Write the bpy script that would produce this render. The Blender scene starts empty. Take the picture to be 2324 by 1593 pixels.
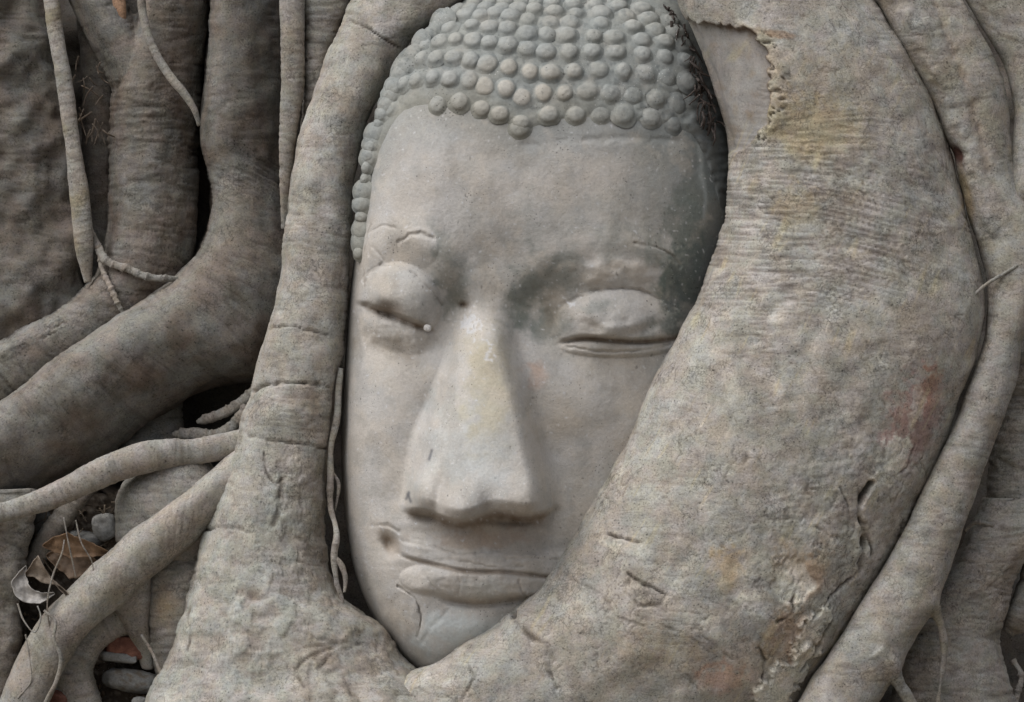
import bpy, math, random
import numpy as np
from mathutils import Vector, kdtree

# ------------------------------------------------------------------ camera, sky, sun, exposure
S = 0.0006                      # metres per layout unit at the reference plane
CAM = 2.0                       # camera distance from the reference plane
CX, CY, GY = 1162.0, 796.5, 1790.0
ZC = (GY - CY) * S
scn = bpy.context.scene
COL = scn.collection
cam = bpy.data.objects.new('camera', bpy.data.cameras.new('camera'))
COL.objects.link(cam)
cam.location = (0, -CAM, ZC)
cam.rotation_euler = (math.radians(90), 0, 0)
cam.data.sensor_width = 36
cam.data.lens = 36 * CAM / (2324 * S)
cam.data.clip_start, cam.data.clip_end = 0.05, 200
scn.camera = cam

SUN_EL, SUN_AZ = 56, 238        # azimuth measured like a compass: +Y = 0, +X = 90
w = bpy.data.worlds.new('World'); scn.world = w; w.use_nodes = True
nt = w.node_tree; nt.nodes.clear()
sky = nt.nodes.new('ShaderNodeTexSky'); sky.sky_type = 'NISHITA'; sky.sun_disc = False
sky.sun_elevation = math.radians(SUN_EL); sky.sun_rotation = math.radians(SUN_AZ)
sky.air_density, sky.dust_density, sky.ozone_density = 1.0, 4.0, 1.0
hs = nt.nodes.new('ShaderNodeHueSaturation'); hs.inputs['Saturation'].default_value = 0.5
bg = nt.nodes.new('ShaderNodeBackground'); bg.inputs['Strength'].default_value = 0.065
wo = nt.nodes.new('ShaderNodeOutputWorld')
nt.links.new(sky.outputs[0], hs.inputs['Color']); nt.links.new(hs.outputs[0], bg.inputs[0]); nt.links.new(bg.outputs[0], wo.inputs[0])
sun = bpy.data.objects.new('sun', bpy.data.lights.new('sun', 'SUN')); COL.objects.link(sun)
sun.data.energy, sun.data.angle, sun.data.color = 2.1, math.radians(75), (1.0, 0.99, 0.98)
el, az = math.radians(SUN_EL), math.radians(SUN_AZ)
sd = Vector((math.sin(az) * math.cos(el), math.cos(az) * math.cos(el), math.sin(el)))
sun.rotation_euler = sd.to_track_quat('Z', 'Y').to_euler()
scn.view_settings.view_transform = 'Standard'; scn.view_settings.look = 'None'
scn.view_settings.exposure, scn.view_settings.gamma = 0.50, 1.0
scn.render.engine = 'CYCLES'
scn.cycles.max_bounces = 6; scn.cycles.diffuse_bounces = 4
RNG = np.random.default_rng(7)

# ------------------------------------------------------------------ numeric helpers
def _h(ix, iy, iz):
    n = (ix.astype(np.int64) * 374761393 + iy.astype(np.int64) * 668265263 + iz.astype(np.int64) * 2147483647 * 3) & 0xffffffff
    n = ((n ^ (n >> 13)) * 1274126177) & 0xffffffff
    n = ((n ^ (n >> 16)) * 2246822519) & 0xffffffff
    return (n ^ (n >> 15)) & 0xffffffff
_G = RNG.normal(size=(256, 3)); _G /= np.linalg.norm(_G, axis=1)[:, None]
def noise(x, y, z=0.0):
    x, y, z = np.broadcast_arrays(np.asarray(x, float), np.asarray(y, float), np.asarray(z, float))
    i, j, k = np.floor(x), np.floor(y), np.floor(z)
    fx, fy, fz = x - i, y - j, z - k
    u, v, t = [f * f * f * (f * (f * 6 - 15) + 10) for f in (fx, fy, fz)]
    r = 0
    for a in (0, 1):
        for b in (0, 1):
            for c in (0, 1):
                g = _G[_h(i + a, j + b, k + c) % 256]
                dp = g[..., 0] * (fx - a) + g[..., 1] * (fy - b) + g[..., 2] * (fz - c)
                r = r + dp * (u if a else 1 - u) * (v if b else 1 - v) * (t if c else 1 - t)
    return r * 1.5
def fbm(x, y, z=0.0, o=4):
    r, a, f = 0, 1.0, 1.0
    for q in range(o):
        r = r + a * noise(x * f + 17.3 * q, y * f - 9.1 * q, z * f + 3.7 * q); a *= .5; f *= 2.03
    return r
def sst(a, b, x):
    t = np.clip((x - a) / (b - a), 0, 1); return t * t * (3 - 2 * t)
def ip(x, *pts):
    p = np.array(pts, float); return np.interp(x, p[:, 0], p[:, 1])
def sip(x, *pts):
    """smooth (Catmull-Rom / pchip-like) interpolation"""
    p = np.array(pts, float); X, Y = p[:, 0], p[:, 1]
    m = np.gradient(Y, X); x = np.clip(x, X[0], X[-1])
    i = np.clip(np.searchsorted(X, x) - 1, 0, len(X) - 2)
    h = X[i + 1] - X[i]; t = (x - X[i]) / h
    return ((2*t**3 - 3*t**2 + 1) * Y[i] + (t**3 - 2*t**2 + t) * h * m[i] + (-2*t**3 + 3*t**2) * Y[i + 1] + (t**3 - t**2) * h * m[i + 1])
def ga(x, y, cx, cy, rx, ry, rot=0.0):
    c, s = math.cos(math.radians(rot)), math.sin(math.radians(rot))
    a, b = (x - cx) * c + (y - cy) * s, -(x - cx) * s + (y - cy) * c
    return np.exp(-(a / rx) ** 2 - (b / ry) ** 2)
def el_(x, y, cx, cy, rx, ry, rot=0.0, e=.6):
    c, s = math.cos(math.radians(rot)), math.sin(math.radians(rot))
    a, b = (x - cx) * c + (y - cy) * s, -(x - cx) * s + (y - cy) * c
    return np.clip(1 - (a / rx) ** 2 - (b / ry) ** 2, 0, 1) ** e
def pd(x, y, pts):
    """distance to a polyline"""
    best = np.full(np.shape(x), 1e9)
    for (ax, ay), (bx, by) in zip(pts[:-1], pts[1:]):
        dx, dy = bx - ax, by - ay
        t = np.clip(((x - ax) * dx + (y - ay) * dy) / (dx * dx + dy * dy + 1e-9), 0, 1)
        best = np.minimum(best, np.hypot(x - ax - t * dx, y - ay - t * dy))
    return best
def line(x, y, pts, wd):
    d = pd(x + 3 * noise(x / 14, y / 14, 4.2), y + 3 * noise(x / 14, y / 14, 8.2), pts)
    return np.exp(-(d / (wd * (.75 + .5 * noise(x / 23, y / 23, 2.2)))) ** 2) * (.35 + .65 * sst(-.35, .1, noise(x / 31, y / 31, 6.6)))
def mix(a, b, f):
    return a * (1 - f[:, None]) + np.asarray(b)[None, :] * f[:, None] if np.ndim(b) == 1 else a * (1 - f[:, None]) + b * f[:, None]
def srgb(r, g, b, k=1.0):
    c = np.array([r, g, b]) / 255.0
    return np.where(c < .04045, c / 12.92, ((c + .055) / 1.055) ** 2.4) * k

# ------------------------------------------------------------------ mesh output
def world(V):
    k = (CAM - V[:, 2] * S) / CAM
    return np.stack([(V[:, 0] - CX) * S * k, -V[:, 2] * S, ZC + (CY - V[:, 1]) * S * k], 1)
def normals(V, F):
    n = np.zeros_like(V)
    q = F.shape[1]
    c = np.cross(V[F[:, 2]] - V[F[:, 0]], V[F[:, 3 if q == 4 else 1]] - V[F[:, 1 if q == 4 else 0]])
    if q == 3: c = np.cross(V[F[:, 1]] - V[F[:, 0]], V[F[:, 2]] - V[F[:, 0]])
    for i in range(q):
        for a in range(3):
            n[:, a] += np.bincount(F[:, i], c[:, a], len(V))
    return -n / (np.linalg.norm(n, axis=1)[:, None] + 1e-12)      # the layout frame is left-handed
def build(name, V, F, mat, colr=None, bk=None, parent=None, smooth=True, local=True):
    """V in layout units (x, y, depth); origin of the object at the lowest point of the mesh"""
    P = world(V)
    o0 = np.array([P[:, 0].mean(), P[:, 1].mean(), P[:, 2].min()])
    if parent is not None: o0 = np.array(parent['origin'])
    me = bpy.data.meshes.new(name)
    q = F.shape[1]
    me.vertices.add(len(P)); me.vertices.foreach_set('co', (P - o0).astype(np.float32).ravel())
    me.loops.add(F.size); me.loops.foreach_set('vertex_index', F.astype(np.int32).ravel())
    me.polygons.add(len(F)); me.polygons.foreach_set('loop_start', np.arange(0, F.size, q, dtype=np.int32))
    me.polygons.foreach_set('use_smooth', np.full(len(F), smooth))
    me.update(calc_edges=True); me.validate()
    if colr is not None:
        a = me.color_attributes.new('Col', 'FLOAT_COLOR', 'POINT')
        a.data.foreach_set('color', np.concatenate([np.clip(colr[:, :3], 0, 1), colr[:, 3:4] if colr.shape[1] > 3 else np.ones((len(P), 1))], 1).astype(np.float32).ravel())
    if bk is not None:
        a = me.attributes.new('bk', 'FLOAT_VECTOR', 'POINT')
        a.data.foreach_set('vector', bk.astype(np.float32).ravel())
    me.materials.append(mat)
    ob = bpy.data.objects.new(name, me); COL.objects.link(ob)
    if parent is not None: ob.parent = parent
    else: ob.location = o0
    ob['origin'] = [float(v) for v in o0]
    return ob
def tag(o, label, cat, group=None, kind=None):
    o['label'] = label; o['category'] = cat
    if group: o['group'] = group
    if kind: o['kind'] = kind
    return o
def empty(name, px, py, d):
    o = bpy.data.objects.new(name, None); COL.objects.link(o)
    p = world(np.array([[px, py, d]], float))[0]
    o.location = p; o['origin'] = [float(v) for v in p]; o.empty_display_size = .02
    return o

# ------------------------------------------------------------------ materials
def nodes(name):
    m = bpy.data.materials.new(name); m.use_nodes = True
    t = m.node_tree; t.nodes.clear()
    def N(ty, **k):
        n = t.nodes.new(ty)
        for a, v in k.items():
            if a == 'ins':
                for i, x in v.items(): n.inputs[i].default_value = x
            else: setattr(n, a, v)
        return n
    L = t.links.new
    out = N('ShaderNodeOutputMaterial'); b = N('ShaderNodeBsdfPrincipled')
    L(b.outputs[0], out.inputs[0])
    return m, N, L, b
def ramp(N, L, src, pts):
    r = N('ShaderNodeValToRGB'); e = r.color_ramp.elements
    while len(e) < len(pts): e.new(0.5)
    for q, (p, v) in zip(e, pts): q.position = p; q.color = (v, v, v, 1)
    L(src, r.inputs[0]); return r.outputs[0]
def mulc(N, L, a, b, f=1.0):
    m = N('ShaderNodeMix', data_type='RGBA', blend_type='MULTIPLY'); m.inputs[0].default_value = f
    L(a, m.inputs[6]); L(b, m.inputs[7]); return m.outputs[2]
def mathn(N, L, op, a, b):
    m = N('ShaderNodeMath', operation=op)
    for i, v in ((0, a), (1, b)):
        if isinstance(v, (int, float)): m.inputs[i].default_value = v
        else: L(v, m.inputs[i])
    return m.outputs[0]

def bark_material():
    m, N, L, b = nodes('bark')
    at = N('ShaderNodeAttribute', attribute_name='Col'); col, det = at.outputs['Color'], at.outputs['Alpha']
    bk = N('ShaderNodeAttribute', attribute_name='bk').outputs['Vector']
    ob = N('ShaderNodeTexCoord').outputs['Object']
    mp = N('ShaderNodeMapping'); mp.inputs['Scale'].default_value = (1.0, 0.16, 1.0); L(bk, mp.inputs[0])
    ml = N('ShaderNodeMapping'); ml.inputs['Scale'].default_value = (0.2, 1.0, 1.0); L(bk, ml.inputs[0])
    def noi(v, sc, d=5, r=.6, dist=0.0):
        n = N('ShaderNodeTexNoise'); n.inputs['Scale'].default_value = sc; n.inputs['Detail'].default_value = d
        n.inputs['Roughness'].default_value = r; n.inputs['Distortion'].default_value = dist; L(v, n.inputs['Vector']); return n.outputs[0]
    rings = noi(mp.outputs[0], 130, 4, .65, .8)
    grain = noi(ml.outputs[0], 110, 3, .6, 1.2)
    mid = noi(ob, 45, 6, .65); fine = noi(ob, 380, 3, .7); big = noi(ob, 9, 4, .6, .5)
    vo = N('ShaderNodeTexVoronoi', feature='F1'); vo.inputs['Scale'].default_value = 150; L(ob, vo.inputs['Vector'])
    crk = N('ShaderNodeTexVoronoi', feature='DISTANCE_TO_EDGE'); crk.inputs['Scale'].default_value = 60
    wv = N('ShaderNodeMix', data_type='VECTOR'); wv.inputs[0].default_value = .035
    nz = N('ShaderNodeTexNoise'); nz.inputs['Scale'].default_value = 55; nz.inputs['Detail'].default_value = 4; L(ob, nz.inputs['Vector'])
    L(ob, wv.inputs[4]); L(nz.outputs['Color'], wv.inputs[5]); L(wv.outputs[1], crk.inputs['Vector'])
    def thin(v, lo_, w0, w1):          # thin dark lines where a noise crosses its middle
        d = mathn(N, L, 'ABSOLUTE', mathn(N, L, 'SUBTRACT', v, .5), 0.0)
        return ramp(N, L, d, [(0.0, lo_), (w0, lo_ * .5 + .5), (w1, 1.0)])
    mA = N('ShaderNodeMapping'); mA.inputs['Scale'].default_value = (1.0, 0.07, 1.0); L(bk, mA.inputs[0])
    mB = N('ShaderNodeMapping'); mB.inputs['Scale'].default_value = (0.10, 1.0, 1.0); L(bk, mB.inputs[0])
    gl = thin(noi(mA.outputs[0], 60, 3, .6, .5), .74, .008, .026)
    msk = ramp(N, L, noi(ob, 13, 4, .6), [(.53, 0.0), (.64, 1.0)])
    gm = N('ShaderNodeMix', data_type='RGBA'); gm.inputs[6].default_value = (1, 1, 1, 1); L(msk, gm.inputs[0]); L(gl, gm.inputs[7])
    pl0 = thin(noi(mB.outputs[0], 60, 2, .5, .6), 1.22, .008, .022)
    pm = N('ShaderNodeMix', data_type='RGBA'); pm.inputs[6].default_value = (1, 1, 1, 1); L(ramp(N, L, noi(ob, 17, 3, .6), [(.52, 0.0), (.62, 1.0)]), pm.inputs[0]); L(pl0, pm.inputs[7]); pl = pm.outputs[2]
    ml2 = N('ShaderNodeMapping'); ml2.inputs['Scale'].default_value = (0.9, 1.0, 1.0); L(bk, ml2.inputs[0])
    vd = N('ShaderNodeTexVoronoi', feature='F1'); vd.inputs['Scale'].default_value = 190; vd.inputs['Randomness'].default_value = 1.0; L(ml2.outputs[0], vd.inputs['Vector'])
    pores = ramp(N, L, mathn(N, L, 'ADD', vd.outputs['Distance'], mathn(N, L, 'MULTIPLY', noi(ob, 30, 3, .6), .55)), [(.34, .5), (.42, 1.0)])
    c = mulc(N, L, col, ramp(N, L, mid, [(.30, .80), (.5, 1.0), (.72, 1.13)]))
    c = mulc(N, L, c, ramp(N, L, fine, [(.34, .66), (.45, .97), (.58, 1.05), (.68, 1.28)]))
    ck2 = N('ShaderNodeTexVoronoi', feature='DISTANCE_TO_EDGE'); ck2.inputs['Scale'].default_value = 105; L(wv.outputs[1], ck2.inputs['Vector'])
    cm = N('ShaderNodeMix', data_type='RGBA'); cm.inputs[6].default_value = (1, 1, 1, 1)
    L(ramp(N, L, noi(ob, 22, 4, .65), [(.50, 0.0), (.60, 1.0)]), cm.inputs[0]); L(ramp(N, L, ck2.outputs['Distance'], [(0.0, .55), (.05, .8), (.13, 1.0)]), cm.inputs[7])
    c = mulc(N, L, c, cm.outputs[2])
    for sc_, ca, cb in ((27, (1.04, .985, .965, 1), (.97, 1.01, 1.0, 1)), (60, (1.035, 1.01, .95, 1), (.985, .985, 1.02, 1))):
        dm = N('ShaderNodeMix', data_type='RGBA'); dm.inputs[6].default_value = ca; dm.inputs[7].default_value = cb
        L(ramp(N, L, noi(ob, sc_, 5, .65), [(.42, 0.0), (.58, 1.0)]), dm.inputs[0]); c = mulc(N, L, c, dm.outputs[2])
    c = mulc(N, L, c, gm.outputs[2]); c = mulc(N, L, c, pl); c = mulc(N, L, c, pores)
    spk = mathn(N, L, 'ADD', vo.outputs['Distance'], mathn(N, L, 'MULTIPLY', mid, .9))
    c = mulc(N, L, c, ramp(N, L, spk, [(.5, .5), (.56, 1.0)]))
    # hue drift between greyer and browner bark
    hue = N('ShaderNodeMix', data_type='RGBA', blend_type='MULTIPLY'); hue.inputs[7].default_value = (1.03, 1.0, .95, 1)
    L(ramp(N, L, big, [(.42, 0), (.62, 1)]), hue.inputs[0]); L(c, hue.inputs[6])
    fin = N('ShaderNodeMix', data_type='RGBA'); L(det, fin.inputs[0]); L(col, fin.inputs[6]); L(hue.outputs[2], fin.inputs[7])
    hsv = N('ShaderNodeHueSaturation'); hsv.inputs['Saturation'].default_value = .84; hsv.inputs['Value'].default_value = 1.03; L(fin.outputs[2], hsv.inputs['Color'])
    L(hsv.outputs[0], b.inputs['Base Color'])
    b.inputs['Roughness'].default_value = .82; b.inputs['Specular IOR Level'].default_value = .22
    prev = None
    for src, dist, st in ((mid, .0014, .5), (fine, .0008, .8),
                          (gm.outputs[2], .0008, .4), (pores, .0008, .5), (ramp(N, L, crk.outputs['Distance'], [(0, 0), (.06, 1)]), .0006, .35)):
        bp = N('ShaderNodeBump'); bp.inputs['Distance'].default_value = dist
        L(mathn(N, L, 'MULTIPLY', det, st), bp.inputs['Strength'])
        L(src, bp.inputs['Height'])
        if prev: L(prev, bp.inputs['Normal'])
        prev = bp.outputs[0]
    L(prev, b.inputs['Normal'])
    return m
def stone_material(name='weathered_stone', rough=.72, lo=.88, hi=1.10):
    m, N, L, b = nodes(name)
    col = N('ShaderNodeAttribute', attribute_name='Col').outputs['Color']
    ob = N('ShaderNodeTexCoord').outputs['Object']
    def noi(sc, d=5, r=.6):
        n = N('ShaderNodeTexNoise'); n.inputs['Scale'].default_value = sc; n.inputs['Detail'].default_value = d
        n.inputs['Roughness'].default_value = r; L(ob, n.inputs['Vector']); return n.outputs[0]
    mid, fine, big = noi(46, 7, .72), noi(300, 4, .75), noi(11, 5, .6)
    vo = N('ShaderNodeTexVoronoi', feature='F1'); vo.inputs['Scale'].default_value = 95; L(ob, vo.inputs['Vector'])
    c = mulc(N, L, col, ramp(N, L, mid, [(.3, lo * .6 + .4), (.5, 1.0), (.7, hi * .6 + .4)]))
    c = mulc(N, L, c, ramp(N, L, fine, [(.3, lo), (.5, 1.0), (.72, hi)]))
    c = mulc(N, L, c, ramp(N, L, big, [(.35, .95), (.6, 1.02)]))
    spk = mathn(N, L, 'ADD', vo.outputs['Distance'], mathn(N, L, 'MULTIPLY', big, 1.1))
    c = mulc(N, L, c, ramp(N, L, spk, [(.5, .5), (.56, 1.0)]))
    pv = N('ShaderNodeTexVoronoi', feature='F1'); pv.inputs['Scale'].default_value = 210; L(ob, pv.inputs['Vector'])
    pits = ramp(N, L, mathn(N, L, 'ADD', pv.outputs['Distance'], mathn(N, L, 'MULTIPLY', noi(19, 5, .65), .9)), [(.49, .55), (.55, 1.0)])
    c = mulc(N, L, c, pits)
    wc = N('ShaderNodeMix', data_type='RGBA'); wc.inputs[6].default_value = (1.02, 1.0, .965, 1); wc.inputs[7].default_value = (.985, 1.0, 1.01, 1)
    L(ramp(N, L, noi(16, 6, .7), [(.42, 0), (.58, 1)]), wc.inputs[0]); c = mulc(N, L, c, wc.outputs[2])
    gv = N('ShaderNodeTexVoronoi', feature='F1'); gv.inputs['Scale'].default_value = 260; L(ob, gv.inputs['Vector'])
    gl = ramp(N, L, mathn(N, L, 'ADD', gv.outputs['Distance'], mathn(N, L, 'MULTIPLY', noi(9, 3, .5), .8)), [(.38, 1.0), (.42, 0.0)])
    gx = N('ShaderNodeMix', data_type='RGBA'); gx.inputs[7].default_value = (.72, .72, .70, 1); L(gl, gx.inputs[0]); L(c, gx.inputs[6]); c = gx.outputs[2]  # sparse white glints painted into the base colour
    L(c, b.inputs['Base Color'])
    b.inputs['Roughness'].default_value = rough; b.inputs['Specular IOR Level'].default_value = .35
    prev = None
    for src, dist, st in ((mid, .0018, .5), (fine, .0009, .8), (pits, .0010, .6)):
        bp = N('ShaderNodeBump'); bp.inputs['Distance'].default_value = dist; bp.inputs['Strength'].default_value = st
        L(src, bp.inputs['Height'])
        if prev: L(prev, bp.inputs['Normal'])
        prev = bp.outputs[0]
    L(prev, b.inputs['Normal'])
    return m
BARK = bark_material()
STONE = stone_material()
ROUGH = stone_material('rough_mineral', .9, .68, 1.25)
LEAF = stone_material('dry_leaf', .6, .75, 1.2)

# ------------------------------------------------------------------ setting: ground
gm, N_, L_, b_ = nodes('dusty_soil')
n_ = N_('ShaderNodeTexNoise'); n_.inputs['Scale'].default_value = 30; n_.inputs['Detail'].default_value = 8
cr = N_('ShaderNodeValToRGB'); cr.color_ramp.elements[0].color = (.10, .08, .06, 1); cr.color_ramp.elements[1].color = (.24, .20, .15, 1)
L_(n_.outputs[0], cr.inputs[0]); L_(cr.outputs[0], b_.inputs['Base Color']); b_.inputs['Roughness'].default_value = .95
me = bpy.data.meshes.new('ground')
me.from_pydata([(-60, -60, 0), (60, -60, 0), (60, 60, 0), (-60, 60, 0)], [], [(0, 1, 2, 3)]); me.materials.append(gm)
g = bpy.data.objects.new('ground', me); COL.objects.link(g); g['kind'] = 'structure'; g['label'] = 'dusty bare soil'

# ------------------------------------------------------------------ swept roots
def cr_spline(P, n):
    P = np.asarray(P, float)
    mid = (P[:, :2] + P[:, 2:4]) / 2 if P.shape[1] >= 6 else P[:, :2]
    ch = np.concatenate([[0], np.cumsum(np.maximum(np.linalg.norm(np.diff(mid, axis=0), axis=1), 1))])
    t = np.linspace(0, ch[-1], n)
    out = np.stack([sip(t, *zip(ch, P[:, c])) for c in range(P.shape[1])], 1)
    return out, t, ch[-1]
def tube(st, step=5.0, e=2.3, skew=0.0, a0=0.0, caps=True):
    """st: rows (lx, ly, rx, ry, depth of the edges, bulge toward the viewer[, bulge to the back])"""
    st = [tuple(r) + ((r[5],) if len(r) == 6 else ()) for r in st]
    L0 = cr_spline(st, 10)[2]
    n = max(8, int(L0 / step))
    Q, t, _ = cr_spline(st, n)
    wmax = np.max(np.hypot(Q[:, 2] - Q[:, 0], Q[:, 3] - Q[:, 1]))
    nf = max(12, int(wmax * 1.25 / step)); nb = max(8, nf // 3); nb += (nf + nb) % 2
    ph = np.concatenate([np.linspace(0, math.pi, nf, endpoint=False), np.linspace(math.pi, 2 * math.pi, nb, endpoint=False)])
    c, s = np.cos(ph), np.sin(ph)
    cc = np.sign(c) * np.abs(c) ** (2 / e); ss = np.sign(s) * np.abs(s) ** (2 / e)
    if skew: cc = np.clip(cc + skew * (1 - cc * cc), -1, 1)
    mx, my = (Q[:, 0] + Q[:, 2]) / 2, (Q[:, 1] + Q[:, 3]) / 2
    hx, hy = (Q[:, 0] - Q[:, 2]) / 2, (Q[:, 1] - Q[:, 3]) / 2      # toward the left edge
    X = mx[:, None] + hx[:, None] * cc; Y = my[:, None] + hy[:, None] * cc
    Z = Q[:, 4][:, None] + np.where(ss > 0, Q[:, 5][:, None] * ss, Q[:, 6][:, None] * ss)
    hw = np.hypot(hx, hy)
    U = -cc * hw[:, None] * 1.2
    A = np.repeat(t[:, None], len(ph), 1) + a0
    V = np.stack([X, Y, Z], 2).reshape(-1, 3); m = len(ph)
    i, j = np.meshgrid(np.arange(n - 1), np.arange(m), indexing='ij'); j2 = (j + 1) % m
    F = np.stack([i * m + j, (i + 1) * m + j, (i + 1) * m + j2, i * m + j2], 2).reshape(-1, 4)
    bkv = np.stack([A.ravel(), U.ravel(), np.zeros(A.size)], 1)
    # round caps: two shrinking rings then a centre
    if caps:
        for end, rev in ((0, False), (n - 1, True)):
            base = np.arange(end * m, end * m + m); ctr = V[base].mean(0)
            k0 = len(V); V = np.vstack([V, ctr[None, :]]); bkv = np.vstack([bkv, bkv[base].mean(0)[None, :]])
            jj = np.arange(0, m - 1, 2)
            f = np.stack([np.full(len(jj), k0), base[jj], base[(jj + 1) % m], base[(jj + 2) % m]], 1)
            if rev: f = f[:, ::-1]
            F = np.vstack([F, f])
    return V, F, bkv
def vine_st(pts, flat=1.0):
    """centre-line rows (x, y, depth, radius) -> tube stations"""
    p = np.array(pts, float); t = np.gradient(p[:, :2], axis=0); t /= np.linalg.norm(t, axis=1)[:, None] + 1e-9
    nx, ny = t[:, 1], -t[:, 0]
    return [(x + r * a, y + r * b, x - r * a, y - r * b, d, r * flat) for (x, y, d, r), a, b in zip(p, nx, ny)]
def join(*ts):
    off, Vs, Fs, Bs = 0, [], [], []
    for k, (V, F, B) in enumerate(ts):
        Vs.append(V); Fs.append(F + off); B = B.copy(); B[:, 2] = k * 300; Bs.append(B); off += len(V)
    return np.vstack(Vs), np.vstack(Fs), np.vstack(Bs)
def fuse(ts, voxel=4.0, smooth=8):
    """weld overlapping tubes into one skin (voxel remesh + smoothing), keeping their bark coordinates"""
    V, F, B = join(*ts)
    me = bpy.data.meshes.new('tmp'); me.from_pydata((V / 1000).tolist(), [], F.tolist()); me.update()
    ob = bpy.data.objects.new('tmp', me); COL.objects.link(ob)
    m = ob.modifiers.new('r', 'REMESH'); m.mode = 'VOXEL'; m.voxel_size = voxel / 1000
    s = ob.modifiers.new('s', 'SMOOTH'); s.factor = .5; s.iterations = smooth
    dg = bpy.context.evaluated_depsgraph_get()
    e = bpy.data.meshes.new_from_object(ob.evaluated_get(dg))
    n = len(e.vertices); co = np.zeros(n * 3); e.vertices.foreach_get('co', co); V2 = co.reshape(-1, 3) * 1000
    F2 = np.array([list(p.vertices) for p in e.polygons if len(p.vertices) == 4])
    if (normals(V2, F2)[:, 2] * (V2[:, 2] - V2[:, 2].mean())).sum() < 0: F2 = F2[:, ::-1].copy()
    bpy.data.objects.remove(ob); bpy.data.meshes.remove(me); bpy.data.meshes.remove(e)
    kd = kdtree.KDTree(len(V))
    for i, v in enumerate(V): kd.insert(v, i)
    kd.balance()
    B2 = np.zeros((n, 3))
    for i, v in enumerate(V2):
        fs = kd.find_n(v, 3); ww = np.array([1 / (f[2] + .5) for f in fs]); b0 = B[fs[0][1]]
        bb = np.array([B[f[1]] if np.linalg.norm(B[f[1]] - b0) < 60 else b0 for f in fs])
        B2[i] = (bb * ww[:, None]).sum(0) / ww.sum()
    return V2, F2, B2

# bark tones (albedo)
GREY = np.array([.300, .290, .266]); PALE = np.array([.40, .392, .366]); BROWN = np.array([.232, .163, .118])
OLIVE = np.array([.265, .24, .175]); DARK = np.array([.07, .055, .042]); LICH = np.array([.42, .43, .41])
def grooves(a, u, fa, fu, wd, seed):
    n = noise(a / fa, u / fu, seed) + .35 * noise(a / fa * 2.3, u / fu * 2.1, seed + 5)
    return np.exp(-(n / wd) ** 2)
def finish(name, T, label, group=None, seed=0, lump=5, ring=2.2, ringmask=.5, fissure=0.0, brown=.45, pale=.3, olive=.2, tone=1.0,
           mat=None, feat=None, paint=None, parent=None, cat='root', fine=1.0):
    V, F, B = T
    N0 = normals(V, F)
    x, y, z = V.T; a, u = B[:, 0], B[:, 1]; sd_ = seed * 7.31 + B[:, 2]
    h = lump * (noise(x / 95, y / 95, z / 95 + sd_) + .5 * noise(x / 42, y / 42, z / 42 + sd_))
    h += fine * .6 * fbm(x / 17, y / 17, z / 17 + sd_, 3)
    rm = sst(.25 - ringmask, .75 - ringmask, .5 * noise(x / 120, y / 120, z / 120 + sd_ + 9) + .25)
    wob = 7 * noise(a / 60, u / 60, sd_)
    g1 = grooves(a + wob, u, 15, 130, .10, sd_); g2 = grooves(a + wob, u, 34, 220, .07, sd_ + 3)
    h -= ring * rm * (g1 + 1.3 * g2)
    crk = np.zeros(len(x))
    if fissure:
        c1 = np.exp(-(noise(x / 26, y / 26, z / 26 + sd_ + 1) / .05) ** 2) * sst(.1, .4, noise(x / 60, y / 60, sd_ + 2))
        crk = c1; h -= fissure * c1
    P = fbm(x / 150, y / 150, z / 150 + sd_ + 4, 4); Q = fbm(x / 60, y / 60, z / 60 + sd_ + 6, 4)
    c = np.repeat(GREY[None, :], len(x), 0)
    c = mix(c, BROWN, .7 * brown * sst(-.35, .5, P))
    c = mix(c, OLIVE, olive * sst(.0, .55, Q))
    c = mix(c, PALE, pale * sst(.0, .5, -Q + .3 * P))
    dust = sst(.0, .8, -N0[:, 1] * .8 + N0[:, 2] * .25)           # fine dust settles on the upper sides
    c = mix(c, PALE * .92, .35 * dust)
    c = mix(c, DARK * 1.6, .45 * rm * np.clip(g1 * .6 + g2, 0, 1))
    c = mix(c, DARK, .55 * crk)
    det = np.ones(len(x))
    if feat is not None:
        r_ = feat(x, y, z, a, u, N0, c); h, c = h + r_[0], r_[1]
        if len(r_) > 2: det = r_[2]; h = (h - r_[0]) * det + r_[0]
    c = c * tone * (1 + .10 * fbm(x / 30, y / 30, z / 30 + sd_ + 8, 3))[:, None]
    V = V + N0 * h[:, None]
    bk = np.stack([a * S, u * S, B[:, 2] * S + seed], 1)
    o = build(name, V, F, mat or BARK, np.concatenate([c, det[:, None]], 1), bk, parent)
    if parent is None: tag(o, label, cat, group)
    return o

# ------------------------------------------------------------------ the stone head
XL = [(-95, 1215), (-80, 1160), (-50, 1105), (-20, 1072), (0, 1052), (50, 1000), (105, 946), (165, 906), (215, 882), (260, 862), (320, 840), (370, 829),
      (420, 820), (480, 814), (540, 809), (580, 805), (640, 797), (740, 788), (850, 781), (950, 776), (1050, 775), (1140, 780), (1220, 790),
      (1300, 806), (1370, 832), (1440, 870), (1500, 915), (1530, 952), (1556, 1005)]
XR = [(-95, 1330), (-80, 1400), (-50, 1470), (0, 1535), (50, 1578), (105, 1612), (165, 1637), (260, 1662), (370, 1678), (480, 1683), (640, 1670), (800, 1645),
      (950, 1610), (1100, 1560), (1220, 1505), (1300, 1445), (1370, 1370), (1440, 1280), (1500, 1180), (1530, 1110), (1556, 1040)]
XM = [(-95, 1280), (0, 1258), (150, 1225), (290, 1190), (450, 1150), (600, 1118), (750, 1095), (900, 1085), (1050, 1070), (1180, 1060), (1320, 1052), (1450, 1042), (1556, 1022)]
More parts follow.
